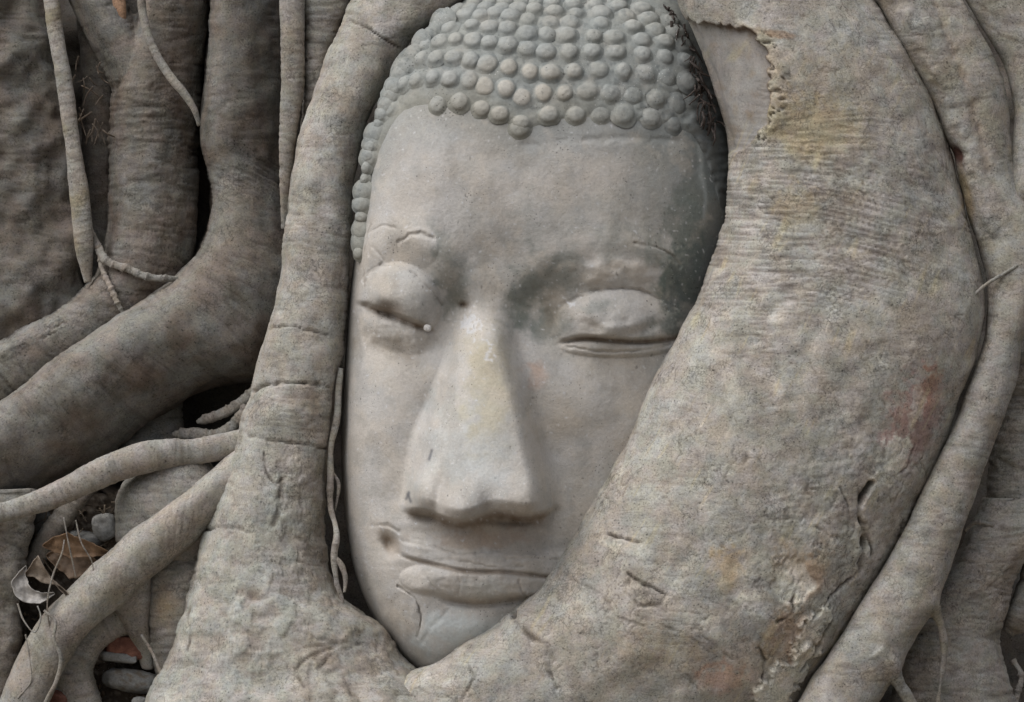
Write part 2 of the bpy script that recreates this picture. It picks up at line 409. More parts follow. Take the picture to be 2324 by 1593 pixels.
DM = [(-95, -330), (-80, -265), (-50, -185), (-20, -125), (0, -92), (50, -28), (105, 20), (165, 55), (250, 85), (350, 105), (450, 115), (560, 116), (640, 108), (750, 104),
      (850, 106), (950, 108), (1050, 110), (1140, 112), (1220, 112), (1300, 110), (1370, 104), (1440, 90), (1490, 60), (1530, 5), (1556, -90)]
DE, PE, PEL = -190.0, 2.6, 3.1
def base_depth(x, y):
    xl, xr, xm, dm = sip(y, *XL), sip(y, *XR), sip(y, *XM), sip(y, *DM)
    t = np.where(x < xm, (xm - x) / np.maximum(xm - xl, 1), (x - xm) / np.maximum(xr - xm, 1))
    de = np.minimum(DE, dm - 60)
    pe = np.where(x < xm, PEL, PE)
    return de + (dm - de) * np.clip(1 - np.clip(t, 0, 1) ** pe, 0, 1) ** (1 / pe)
YH = [(790, 640), (800, 600), (808, 560), (818, 510), (833, 440), (850, 382), (875, 322), (905, 274), (930, 258), (960, 250), (1045, 252), (1085, 262), (1125, 280),
      (1185, 304), (1245, 288), (1300, 278), (1410, 286), (1530, 300), (1580, 330), (1610, 400), (1640, 500), (1690, 640)]
def yhair(x): return sip(x, *YH)
SLL = [(800, 686), (828, 694), (860, 705), (900, 719), (940, 735), (980, 749), (1010, 760)]
SLR = [(1240, 786), (1268, 779), (1320, 769), (1380, 772), (1450, 776), (1530, 768), (1600, 756)]
NB = [(900, 1150), (925, 1157), (950, 1160), (975, 1164), (1000, 1174), (1025, 1183), (1050, 1186), (1075, 1181), (1100, 1170), (1125, 1164), (1160, 1168), (1200, 1172), (1235, 1164), (1260, 1150)]
MOUTH = [(895, 1258), (930, 1268), (962, 1276), (1010, 1288), (1054, 1297), (1145, 1300), (1200, 1305), (1250, 1310), (1330, 1312)]
ULIP = [(912, 1227), (950, 1233), (988, 1240), (1041, 1256), (1080, 1254), (1119, 1250), (1190, 1255), (1263, 1253), (1330, 1250)]
BLIP = [(985, 1343), (1010, 1354), (1060, 1364), (1140, 1360), (1205, 1350)]
CHK = [(903, 1330), (925, 1345), (945, 1362), (956, 1395), (954, 1425), (947, 1448)]
CHK2 = [(1022, 1380), (1000, 1402), (975, 1430), (955, 1462)]
def face_features(x, y):
    f = np.zeros_like(x)
    # brow, sockets
    f += 15 * np.exp(-(pd(x, y, [(840, 565), (885, 530), (940, 530), (1000, 575), (1050, 640)]) / 36) ** 2)
    f += 8 * np.exp(-(pd(x, y, [(1175, 650), (1240, 590), (1330, 558), (1430, 550), (1510, 572), (1570, 630)]) / 36) ** 2)
    f -= 34 * ga(x, y, 1030, 700, 42, 80, 12) + 27 * ga(x, y, 1225, 715, 75, 90) + 14 * ga(x, y, 895, 770, 110, 60) + 14 * ga(x, y, 1400, 800, 150, 55)
    f -= 10 * ga(x, y, 1130, 580, 70, 50)
    f += 17 * ga(x, y, 1390, 616, 105, 34) * (1 + .35 * noise(x / 28, y / 24, 68.0))
    # upper lids
    sl, sr = sip(x, *SLL), sip(x, *SLR)
    lid = 54 * el_(x, y, 902, 690, 100, 94, 16, .72) * sst(4, -12, y - sl)
    lid2 = 34 * el_(x, y, 1402, 742, 144, 88, 2, .85) * sst(4, -12, y - sr)
    f += lid + lid2
    f -= 4 * line(x, y, [(826, 640), (838, 618), (865, 603), (900, 602), (940, 620), (980, 660), (1003, 692)], 5)
    f -= 5 * line(x, y, [(1285, 690), (1310, 676), (1350, 661), (1400, 655), (1450, 658), (1490, 676), (1515, 705)], 5)
    # lower lids
    f += 15 * el_(x, y, 900, 752, 96, 48, 18, 1.4) * sst(-6, 8, y - sl) + 16 * el_(x, y, 1400, 788, 130, 24, 0, .8) * sst(-6, 8, y - sr)
    f -= 11 * np.exp(-((y - sl - 3) / 6) ** 2) * sst(820, 850, x) * sst(1000, 960, x) * (.45 + .55 * sst(-.2, .3, noise(x / 22, 1.0, 3.0)))
    f -= 10 * np.exp(-((y - sr) / 5) ** 2) * sst(1255, 1300, x)
    f -= 6 * line(x, y, [(1290, 786), (1340, 796), (1400, 799), (1470, 794), (1520, 782)], 4)
    er = ga(x, y, 885, 752, 80, 40, 15) + .12 * ga(x, y, 900, 660, 90, 60)
    f += er * (6 * noise(x / 34, y / 26, 61.0) + 1.6 * noise(x / 13, y / 13, 62.0))
    er = ga(x, y, 1400, 745, 120, 36) + .3 * ga(x, y, 1400, 610, 150, 50)
    f += er * (7 * noise(x / 44, y / 30, 63.0) + 1.5 * noise(x / 15, y / 13, 64.0))
    er = ga(x, y, 1080, 1260, 190, 80)
    f += er * (2.2 * noise(x / 60, y / 16, 65.0) + 1.0 * noise(x / 17, y / 10, 66.0))
    f -= 38 * ga(x, y, 880, 704, 27, 16, 18) + 16 * ga(x, y, 832, 692, 9, 7) + 8 * ga(x, y, 915, 728, 30, 10, 20)
    f += 11 * ga(x, y, 1395, 748, 26, 20, -30) - 9 * ga(x, y, 1450, 752, 36, 12, -20) - 9 * ga(x, y, 1345, 742, 22, 16)
    f -= 14 * ga(x, y, 1052, 692, 9, 6) + 6 * ga(x, y, 1048, 690, 22, 14)
    # spalled patches on the brow
    f += 5 * (el_(x, y, 950, 562, 46, 48, 0, .9)) - 7 * line(x, y, [(905, 548), (928, 532), (955, 528), (982, 540)], 6) * .8 - 3 * line(x, y, [(845, 560), (870, 590), (860, 612)], 5)
    f -= 4 * line(x, y, [(838, 580), (832, 530), (870, 512), (898, 516)], 4)
    f -= 5 * line(x, y, [(1440, 552), (1490, 560), (1525, 580), (1545, 606)], 4)
    # nose
    xn = sip(y, (620, 1118), (700, 1098), (800, 1086), (900, 1078), (1000, 1068), (1100, 1058), (1190, 1052))
    xl = sip(y, (620, 1050), (700, 1054), (748, 1034), (830, 1010), (886, 988), (997, 942), (1070, 930), (1135, 922), (1190, 918))
    xr = sip(y, (620, 1190), (700, 1168), (770, 1172), (850, 1198), (930, 1222), (1030, 1246), (1100, 1260), (1190, 1266))
    h = sip(y, (610, 0), (690, 8), (730, 30), (770, 66), (850, 102), (950, 138), (1050, 168), (1120, 186), (1190, 192))
    xa = sip(y, (620, 1085), (700, 1076), (760, 1068), (830, 1058), (920, 1044), (1040, 1020), (1100, 1006), (1190, 996))
    xb = sip(y, (620, 1130), (700, 1120), (760, 1128), (850, 1152), (930, 1174), (1040, 1198), (1100, 1210), (1190, 1222))
    def nprof(x):
        Lq, Tq, Rq = np.clip((x - xl) / (xa - xl), 0, 1), np.clip((x - xa) / (xb - xa), 0, 1), np.clip((xr - x) / (xr - xb), 0, 1)
        p = (.20 * sst(0, .25, Lq) + .64 * Lq ** .85) * np.where(x > xb, (.35 * sst(0, 1, Rq) + .65 * Rq) * .9 / .84, 1) + np.where((x > xa) & (x < xb), .06 * Tq, 0) + .09 * np.sin(math.pi * Tq) ** .8
        return p * sst(0, .02, Lq)
    sc_ = sst(640, 900, y)
    prof = sum(wt * nprof(x + o_ * (.35 + .65 * sc_)) for o_, wt in ((-14, .15), (-7, .22), (0, .26), (7, .22), (14, .15)))
    Lq, Tq, Rq = np.clip((x - xl) / (xa - xl), 0, 1), np.clip((x - xa) / (xb - xa), 0, 1), np.clip((xr - x) / (xr - xb), 0, 1)
    yb = sip(x, *NB)
    cut = .22 * sst(12, -34, y - yb) + .78 * sst(11, -9, y - yb)
    nose = h * prof
    nose += (26 * ga(x, y, 952, 1118, 26, 46, 8) + 12 * ga(x, y, 1206, 1118, 46, 46, -18) - 17 * np.exp(-(pd(x, y, [(1010, 1040), (998, 1110), (990, 1166)]) / 14) ** 2) * sst(1030, 1120, y)
             - 14 * ga(x, y, 1108, 1152, 20, 34) + 16 * ga(x, y, 1050, 1146, 38, 46)) * sst(600, 1000, y)
    f += nose * cut
    f += 12 * ga(x, y, 1060, 1186, 120, 16) * (1 - cut) - 16 * ga(x, y, 965, 1176, 26, 10) * (1 - cut) - 14 * ga(x, y, 1165, 1184, 50, 9) * (1 - cut)
    f -= 10 * sst(60, 0, np.abs(x - xl - 0)) * sst(800, 950, y) * sst(1160, 1120, y) * .5
    f += 8 * ga(x, y, 1330, 930, 120, 120) + 10 * ga(x, y, 850, 980, 60, 150)
    # mouth and chin
    f += 40 * ga(x, y, 1075, 1290, 195, 105)
    ym, yu, yl = sip(x, *MOUTH), sip(x, *ULIP), sip(x, *BLIP)
    win = sst(895, 950, x)
    f += 12 * sst(-10, 12, y - yu) * sst(5, -8, y - ym) * win
    f += 31 * el_(x, y, 1090, 1324, 185, 52, 4, .6) * sst(-5, 7, y - ym) * sst(12, -8, y - (yl + 1))
    f -= 7 * np.exp(-((y - ym) / 4.5) ** 2) * sst(900, 945, x) * (.6 + .4 * sst(-.3, .2, noise(x / 40, 2.0, 2.0)))
    f -= 3 * line(x, y, ULIP[:5], 4) + 3 * line(x, y, ULIP[4:], 4) + 3 * line(x, y, [(1047, 1273), (1119, 1286), (1185, 1286)], 4)
    f -= 3 * line(x, y, [(1150, 1268), (1210, 1266), (1265, 1268)], 4)
    f -= 17 * np.exp(-((y - yl - 5) / 11) ** 2) * sst(975, 1030, x) * sst(1215, 1150, x)
    f -= 5 * line(x, y, [(1178, 1318), (1182, 1340), (1196, 1356)], 4) + 4 * line(x, y, [(960, 1300), (985, 1335), (1010, 1350)], 5)
    er = el_(x, y, 1090, 1326, 200, 60, 4, 1); f += er * (4 * noise(x / 40, y / 22, 69.0) + 1.5 * noise(x / 15, y / 11, 70.0)) - 4 * line(x, y, [(1040, 1302), (1046, 1330), (1038, 1356)], 5)
    f += ga(x, y, 930, 1400, 60, 70) * 4 * noise(x / 22, y / 30, 71.0)
    f -= 30 * ga(x, y, 884, 1233, 15, 24, -32) + 9 * ga(x, y, 884, 1240, 34, 40, -30)
    f -= 5 * line(x, y, [(845, 1192), (880, 1192), (905, 1204)], 6) + 5 * line(x, y, [(900, 1256), (925, 1266)], 7)
    f += 26 * ga(x, y, 1060, 1432, 95, 52) - 10 * ga(x, y, 940, 1300, 40, 40)
    f -= 7 * line(x, y, CHK, 3) + 2 * line(x, y, CHK2, 7)
    f += 3 * el_(x, y, 918, 1405, 36, 62, 14, .9)
    f -= 3 * line(x, y, [(1185, 330), (1300, 318), (1420, 312), (1540, 318)], 12)
    f -= 3 * line(x, y, [(842, 505), (826, 570), (826, 650)], 3) + 3 * line(x, y, [(797, 850), (782, 930), (778, 1000)], 3)
    return f
def stone_noise(x, y):
    return 2.4 * noise(x / 85, y / 85, 1.1) + .7 * noise(x / 34, y / 34, 2.1) + .4 * fbm(x / 11, y / 11, 3.1, 2)
def head_depth(x, y):
    return base_depth(x, y) + face_features(x, y) + stone_noise(x, y)

SG = srgb(183, 179, 175, 1.0); SLATE = srgb(112, 120, 120, 1.0); MOSSY = srgb(108, 117, 110, 1.0); DIRT_SHADE = srgb(116, 94, 70, 1.0)
CREAM = srgb(190, 185, 176, 1.0); ICE = srgb(186, 190, 190, 1.0); TAN = srgb(166, 156, 142, 1.0); INK = srgb(64, 70, 74, 1.0)
def stone_paint(x, y):
    c = np.repeat(SG[None, :], len(x), 0)
    n1, n2, n3 = fbm(x / 110, y / 110, 5.5, 5), fbm(x / 45, y / 45, 6.5, 5), fbm(x / 16, y / 16, 7.5, 4)
    def spot(cx, cy, rx, ry, rot=0, k=1.0): return np.clip(k * sst(.25, .9, ga(x + 26 * n2, y + 26 * n1, cx, cy, rx, ry, rot) + .24 * n2 + .16 * n3 - .05), 0, 1)
    c = mix(c, CREAM, .3 * sst(-.2, .6, n1)); c = mix(c, TAN, .2 * sst(.05, .7, -n1 + .3 * n2)); c = mix(c, SLATE, .14 * sst(0, .6, n2))
    up = sst(40, -60, y - yhair(x))
    c = mix(c, SLATE, .8 * up)
    band = sst(120, 10, y - yhair(x) + 25 * n2); c = mix(c, SLATE, .45 * band * (1 - up))
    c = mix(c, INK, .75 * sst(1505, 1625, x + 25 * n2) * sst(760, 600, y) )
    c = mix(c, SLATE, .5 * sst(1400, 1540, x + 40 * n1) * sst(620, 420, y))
    for cx, cy, rx, ry, rot, k in ((1250, 630, 110, 70, -10, .62), (1190, 700, 70, 70, 0, .4), (1030, 640, 50, 90, 0, .65), (1500, 585, 70, 40, 15, .45), (1400, 550, 170, 50, 0, .3), (1330, 480, 200, 70, 0, .18),
                                   (1530, 660, 60, 110, 15, .95), (1560, 640, 50, 120, 15, .95), (1205, 670, 50, 60, 0, .45), (1560, 520, 60, 120, 10, .7), (1240, 735, 80, 60, 0, .65), (1000, 560, 40, 50, 0, .5), (1350, 690, 70, 20, -10, .4), (1500, 735, 60, 30, -10, .6)):
        c = mix(c, MOSSY * .88, spot(cx, cy, rx, ry, rot, k))
    for cx, cy, rx, ry, rot, k in ((1180, 630, 230, 90, 0, .4), (1490, 430, 120, 170, 0, .2), (960, 640, 130, 120, 0, .25)): c = mix(c, srgb(128, 127, 122), spot(cx, cy, rx, ry, rot, k))
    for cx, cy, rx, ry, rot, k in ((890, 790, 90, 45, 20, .5), (1420, 850, 90, 40, 0, .3), (960, 775, 60, 30, 0, .35), (1260, 700, 50, 60, 0, .5)):
        c = mix(c, srgb(122, 112, 98), spot(cx, cy, rx, ry, rot, k))
    for cx, cy, rx, ry, rot, k in ((1390, 610, 105, 34, 0, .75), (935, 560, 55, 50, 0, .55), (870, 640, 50, 40, 0, .5), (1110, 640, 30, 60, 0, .45), (915, 1410, 38, 62, 14, .6)):
        c = mix(c, srgb(184, 176, 166), spot(cx, cy, rx, ry, rot, k))
    for cx, cy, rx, ry, rot, k in ((1085, 1010, 110, 150, 0, .6), (1050, 1432, 120, 64, 0, 1.0), (1090, 1330, 90, 25, 0, .5), (990, 1000, 40, 150, 16, .4)):
        c = mix(c, ICE, spot(cx, cy, rx, ry, rot, k))
    c = mix(c, srgb(178, 168, 140), spot(1110, 880, 70, 170, 0, .55)); c = mix(c, srgb(176, 140, 118), spot(1215, 850, 45, 40, 0, .5)); c = mix(c, TAN, spot(1270, 930, 110, 90, 0, .4))
    c = mix(c, srgb(170, 146, 128), spot(1090, 1215, 150, 26, 0, .5))
    # dirt in the deep cuts, plus shadow painted under the nose and lower lip
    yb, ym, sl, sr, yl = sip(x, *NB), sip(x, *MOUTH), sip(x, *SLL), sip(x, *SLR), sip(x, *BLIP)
    dirt_shade = np.maximum.reduce([.8 * np.where(y > yb, np.exp(-((y - yb - 4) / 20) ** 2), np.exp(-((y - yb - 4) / 9) ** 2)) * sst(918, 940, x) * sst(1255, 1225, x),
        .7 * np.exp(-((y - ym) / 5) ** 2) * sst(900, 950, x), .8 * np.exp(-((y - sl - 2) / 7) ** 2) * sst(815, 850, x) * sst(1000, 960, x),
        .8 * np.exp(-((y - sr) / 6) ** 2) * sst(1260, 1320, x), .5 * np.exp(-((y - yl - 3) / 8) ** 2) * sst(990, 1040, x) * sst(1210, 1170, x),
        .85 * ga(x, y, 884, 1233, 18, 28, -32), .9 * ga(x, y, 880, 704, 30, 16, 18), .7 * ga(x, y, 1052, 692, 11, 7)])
    c = mix(c, DIRT_SHADE, dirt_shade * (.8 + .3 * n3).clip(0, 1))
    ln = np.maximum.reduce([line(x, y, p, 2.6) for p in (CHK, ULIP[:5], [(905, 548), (928, 532), (955, 528), (982, 540)],
        [(826, 640), (838, 618), (865, 603), (900, 602), (940, 620), (980, 660), (1003, 692)], [(1285, 690), (1310, 676), (1350, 661), (1400, 655), (1450, 658), (1490, 676)],
        [(1440, 552), (1490, 560), (1525, 580)], [(1047, 1273), (1119, 1286), (1185, 1286)], [(842, 505), (826, 570), (826, 650)], [(845, 1192), (880, 1192), (905, 1204)])])
    c = mix(c, srgb(104, 96, 86), .38 * ln)  # painted shade that deepens the thin grooves and cracks
    # pale lime run on the temple
    run = np.exp(-(pd(x + 4 * n2, y, [(1588, 330), (1592, 390), (1600, 440), (1598, 490)]) / (6 + 3 * n2)) ** 2)
    c = mix(c, srgb(150, 156, 156), .8 * run)
    c = mix(c, srgb(140, 136, 130), .3 * sst(.15, .6, fbm(x / 70, y / 130, 25.5, 5))); c = mix(c, srgb(190, 182, 172), .3 * sst(.15, .6, fbm(x / 60, y / 60, 35.5, 5)))
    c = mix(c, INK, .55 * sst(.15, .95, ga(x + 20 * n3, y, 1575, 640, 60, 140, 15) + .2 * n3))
    c = mix(c, srgb(198, 198, 200), .8 * sst(.35, .6, np.maximum(.85 * ga(x, y, 1067, 735, 26, 24), np.maximum(.7 * ga(x, y, 1112, 800, 12, 20), .8 * ga(x, y, 1296, 692, 10, 8))) + .75 * noise(x / 8, y / 8, 3.7)))
    for p_ in ([(980, 1022), (974, 1042)], [(926, 1122), (932, 1138)], [(928, 1118), (922, 1132)]): c = mix(c, srgb(90, 92, 98), .8 * np.exp(-(pd(x, y, p_) / 3.5) ** 2))
    # little chips, then glints painted as pale specks
    c = mix(c, srgb(96, 94, 90), .6 * sst(.55, .75, noise(x / 9, y / 14, 31.0)) * sst(.0, .3, n1))
    c = mix(c, srgb(214, 212, 206), .7 * sst(.6, .8, noise(x / 8, y / 8, 41.0)) * np.maximum(ga(x, y, 1060, 1050, 150, 180), ga(x, y, 1060, 1400, 150, 90)))  # stone glints on nose and chin, painted as colour
    return c
def surface_rows(y0, y1, step, nf, wrap):
    ys = np.concatenate([[y0], np.arange(y0 + 2, y1, step), [y1]])
    th = np.linspace(-wrap, math.pi + wrap, nf)
    Y, T = np.meshgrid(ys, th, indexing='ij')
    xl, xr, xm, dm = sip(Y, *XL), sip(Y, *XR), sip(Y, *XM), sip(Y, *DM)
    c, s = np.cos(T), np.sin(T)
    q = np.abs(c) ** (2 / PE)
    X = np.where(c > 0, xm + (xl - xm) * q, xm + (xr - xm) * q)
    return Y, T, X, s
def grid_faces(n, m):
    i, j = np.meshgrid(np.arange(n - 1), np.arange(m - 1), indexing='ij')
    return np.stack([i * m + j, (i + 1) * m + j, (i + 1) * m + j + 1, i * m + j + 1], 2).reshape(-1, 4)
head = empty('stone_head', 1150, 1545, -60)
tag(head, 'weathered grey stone head with closed eyes and knobbly hair held in the roots', 'statue head')
# uniform-in-x sampling blended with angle sampling keeps the features crisp and the sides round
ys = np.concatenate([[-95, -93, -90], np.arange(-87, 1550, 2.6), [1551, 1554, 1556]])
tt = np.linspace(-1, 1, 470); tt = np.sign(tt) * (1 - (1 - np.abs(tt)) ** 1.55)
Y, T = np.meshgrid(ys, tt, indexing='ij')
xl, xr, xm = sip(Y, *XL), sip(Y, *XR), sip(Y, *XM)
X = np.where(T < 0, xm + (xm - xl) * T, xm + (xr - xm) * T)
fade = sst(1.0, .93, np.abs(T))
D = base_depth(X, Y) + fade * face_features(X, Y) + stone_noise(X, Y) * sst(1, .97, np.abs(T))
# a few columns wrap round to the back of the head
nb = 14; bt = np.linspace(0, 1, nb + 1)[1:]
def backs(side):
    xe = xl[:, 0] if side < 0 else xr[:, 0]; xc = xm[:, 0]; de = np.minimum(DE, sip(ys, *DM) - 60)
    hh = np.maximum(sip(ys, *DM) - de, 60)
    return (xc[:, None] + (xe - xc)[:, None] * np.cos(bt * math.pi / 2)), (de[:, None] - hh[:, None] * np.sin(bt * math.pi / 2))
XA, DA = backs(-1); XB, DB = backs(1)
X = np.concatenate([XA[:, ::-1], X, XB], 1); D = np.concatenate([DA[:, ::-1], D, DB], 1); Y = np.concatenate([np.repeat(ys[:, None], nb, 1), Y, np.repeat(ys[:, None], nb, 1)], 1)
V = np.stack([X, Y, D], 2).reshape(-1, 3)
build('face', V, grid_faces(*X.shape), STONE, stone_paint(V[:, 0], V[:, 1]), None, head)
# hair: a low carved cap over the skull, its lower edge dying into the forehead
def hair_lift(x, y):
    e = yhair(x) - y
    worn = sst(1380, 1560, x) * sst(120, 220, y)
    return -4 + 9 * sst(-6, 34, e) + (4 * noise(x / 20, y / 16, 12.0) + 4 * noise(x / 38, y / 34, 13.0)) * sst(0, 30, e) * (.45 + .9 * worn)
m0 = ys < 660
XH, YHh, DH = X[m0], Y[m0], D[m0]
DH = DH + hair_lift(XH, YHh)
sel = (YHh < yhair(np.clip(XH, 790, 1690)) + 6)
keep = sel[:-1, :-1] & sel[1:, :-1] & sel[1:, 1:] & sel[:-1, 1:]
Fh = grid_faces(*XH.shape)[keep.ravel()]
used = np.unique(Fh); remap = np.full(XH.size, -1); remap[used] = np.arange(len(used))
Vh = np.stack([XH, YHh, DH], 2).reshape(-1, 3)[used]
NH = normals(Vh, remap[Fh])
side = sst(900, 850, Vh[:, 0]) * 6 * sst(0, 45, yhair(Vh[:, 0].clip(790, 1690)) - Vh[:, 1]); Vh = Vh + NH * side[:, None]
def hair_paint(x, y):
    n2, n3 = fbm(x / 45, y / 45, 16.5, 4), fbm(x / 14, y / 14, 17.5, 4)
    c = np.repeat(srgb(136, 139, 136)[None, :], len(x), 0)
    c = mix(c, srgb(160, 158, 152), .5 * sst(-.1, .6, n2)); c = mix(c, srgb(84, 90, 92), .45 * sst(.0, .6, n3))
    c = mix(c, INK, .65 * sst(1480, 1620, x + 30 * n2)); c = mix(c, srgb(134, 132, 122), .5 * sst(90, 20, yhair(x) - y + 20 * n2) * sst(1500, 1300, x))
    return c
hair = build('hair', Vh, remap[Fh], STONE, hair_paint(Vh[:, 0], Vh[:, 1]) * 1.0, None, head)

# carved curls
def cz(pts): return [(743.7 + a * .4026, b * .4026) for a, b in pts]
CURLS = []
for row, wear in (
    ([(1080, 722), (620, 590), (745, 575), (870, 612), (970, 645), (1090, 692), (1245, 648), (1400, 645)], 0), ([(1540, 645), (1670, 645), (1820, 665), (1950, 705)], .6),
    ([(600, 445), (690, 452), (800, 455), (1005, 505), (1335, 528)], 0), ([(885, 490), (1095, 552), (1215, 525), (1460, 520), (1590, 530), (1720, 545), (1850, 560), (1970, 590)], .65),
    ([(620, 335), (710, 332), (810, 345), (900, 365), (1020, 385), (1140, 412), (1255, 415), (1390, 408), (1665, 405)], 0), ([(1530, 398), (1790, 420), (1910, 440), (2020, 470)], .6),
    ([(560, 262), (640, 245), (725, 228), (820, 236), (915, 246), (1015, 262), (1125, 285), (1230, 300), (1360, 302), (1490, 298), (1625, 300)], 0), ([(1775, 312), (1900, 325), (2010, 345)], .4),
    ([(600, 180), (690, 165), (815, 150), (915, 160), (1015, 166), (1125, 196), (1235, 202), (1350, 207), (1500, 213), (1620, 216), (1770, 230), (1900, 240)], .1), ([(2000, 255)], .4),
    ([(700, 100), (780, 95), (865, 97), (950, 82), (1030, 100), (1130, 115), (1250, 133), (1370, 132), (1540, 142), (1720, 160), (1850, 175), (1960, 190)], .1),
    ([(735, 62), (805, 58), (890, 54), (985, 52), (1075, 56), (1165, 62), (1280, 75), (1400, 84), (1540, 84), (1680, 98), (1810, 112), (1930, 130)], .1),
    ([(830, 24), (915, 20), (1005, 14), (1090, 14), (1175, 20), (1265, 24), (1380, 32), (1510, 38), (1640, 48), (1770, 60)], .1),
    ([(905, -14), (990, -20), (1080, -22), (1180, -18), (1290, -14), (1400, -8), (1520, -2), (1640, 8)], .2),
    ([(480, 345), (540, 340), (420, 392), (385, 430), (505, 455), (440, 475), (395, 500), (345, 545), (320, 512)], .15),
    ([(500, 285), (450, 318), (410, 350), (470, 250), (530, 205), (600, 130), (560, 165), (640, 105)], .15),
    ([(360, 395), (335, 440), (300, 500), (280, 545), (260, 600), (240, 650), (222, 705), (206, 760), (192, 820), (183, 880), (175, 945), (168, 1010), (160, 1080), (152, 1150), (145, 1220),
      (139, 1290), (133, 1360), (128, 1425)], .1),
    ([(365, 620), (330, 665), (300, 710), (272, 770), (250, 830), (232, 890)], .35)):
    for k, (a, b) in enumerate(cz(row)): CURLS.append((a, b, wear))
def dome(k, wear, cx):
    nu, nv = 20, 10
    rad = np.array([.16, .32, .48, .62, .74, .85, .95, 1.06, 1.2, 1.36])
    hgt = np.where(rad < .95, np.sqrt(np.clip(1 - (rad / 1.03) ** 2.3, 0, 1)), np.interp(rad, [.95, 1.06, 1.2, 1.36], [.36, .14, .0, -.18]))
    P = [(0, 0, 1)] + [(r * math.cos(2 * math.pi * j / nu), r * math.sin(2 * math.pi * j / nu), h) for r, h in zip(rad, hgt) for j in range(nu)]
    P = np.array(P)
    nz_ = 1 + .11 * noise(P[:, 0] * 1.2 + k * 3.1, P[:, 1] * 1.2, k * 1.7) + .05 * noise(P[:, 0] * 4 + k, P[:, 1] * 4, 3.3)
    P = P * np.stack([nz_, nz_, 1 + .16 * noise(P[:, 0] * 2.2 + k * 5.1, P[:, 1] * 2.2, 9.0)], 1)
    F4 = np.array([(1 + i * nu + j, 1 + (i + 1) * nu + j, 1 + (i + 1) * nu + (j + 1) % nu, 1 + i * nu + (j + 1) % nu) for i in range(nv - 1) for j in range(nu)]
                  + [(0, 1 + j, 1 + j + 1, 1 + (j + 2) % nu) for j in range(0, nu, 2)])
    return P, F4
rr = random.Random(5)
curl_meshes = []
for k, (a, b, wear) in enumerate(CURLS):
    xlim = float(sip(np.array([b]), *XL)[0]); edge = a < xlim + 9
    a = max(a, xlim + 8)
    xe, ye = np.array([a, a + 2., a]), np.array([b, b, b + 2.])
    dd = base_depth(xe, ye)
    n = np.array([-(dd[1] - dd[0]) / 2, -(dd[2] - dd[0]) / 2, 1.0]); n /= np.linalg.norm(n)
    if edge: n = np.array([-.62, -.12, .77]); dd = dd + 34; wear = rr.uniform(.25, .75); b += 0; sk = rr.uniform(.75, 1.3)
    ux = np.cross([0, 1., 0], n); ux /= np.linalg.norm(ux); uy = np.cross(n, ux)
    P, F = dome(k, wear, a)
    sc = rr.uniform(.9, 1.12)
    wear = min(.85, max(0, wear + rr.gauss(.1, .2)))
    if b > 205: wear = max(wear, .3)
    r1, r2, hh = 20.6 * sc * rr.uniform(.9, 1.12), 19.8 * sc * rr.uniform(.92, 1.1), 12.5 * sc * (1 - .62 * wear)
    if a < 890: r1, r2 = r1 * .9, r2 * .82
    if edge: r1, r2 = r1 * sk, r2 * sk * 1.1
    st_ = float(stone_noise(np.array([a]), np.array([b]))[0] + hair_lift(np.array([a]), np.array([b]))[0]); lift = max(st_, -1) + 1
    Vc = np.array([a, b, dd[0]]) + P[:, :1] * r1 * ux + P[:, 1:2] * r2 * uy + (P[:, 2:] * hh + lift - .05 * 23 * (P[:, :1] ** 2 + P[:, 1:2] ** 2)) * n
    c = hair_paint(Vc[:, 0], Vc[:, 1])
    c = mix(c, srgb(170, 171, 167), .5 * sst(.2, .9, P[:, 2]) * np.ones(len(P)) * (1 - wear))     # rubbed crowns
    warm = ga(Vc[:, 0], Vc[:, 1], 1180, 200, 110, 60) * (b > 140)
    c = mix(c, srgb(182, 176, 166), .75 * np.clip(warm * 1.3, 0, 1) * sst(.1, .8, P[:, 2]))
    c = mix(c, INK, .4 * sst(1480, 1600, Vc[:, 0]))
    curl_meshes.append((abs(a - 1200) + abs(b - 150) * .3 + 400 * wear, Vc, F, c))
curl_meshes.sort(key=lambda q: q[0])
for q in curl_meshes[:99]: build('curl', q[1], q[2], STONE, q[3], None, hair)
rest = curl_meshes[99:]
off, Vs, Fs, Cs = 0, [], [], []
for _, v, f, c in rest: Vs.append(v); Fs.append(f + off); Cs.append(c); off += len(v)
o = build('curl', np.vstack(Vs), np.vstack(Fs), STONE, np.vstack(Cs), None, hair); o['kind'] = 'stuff'

# ------------------------------------------------------------------ the roots
GR = 'fig tree roots grown around the stone head'
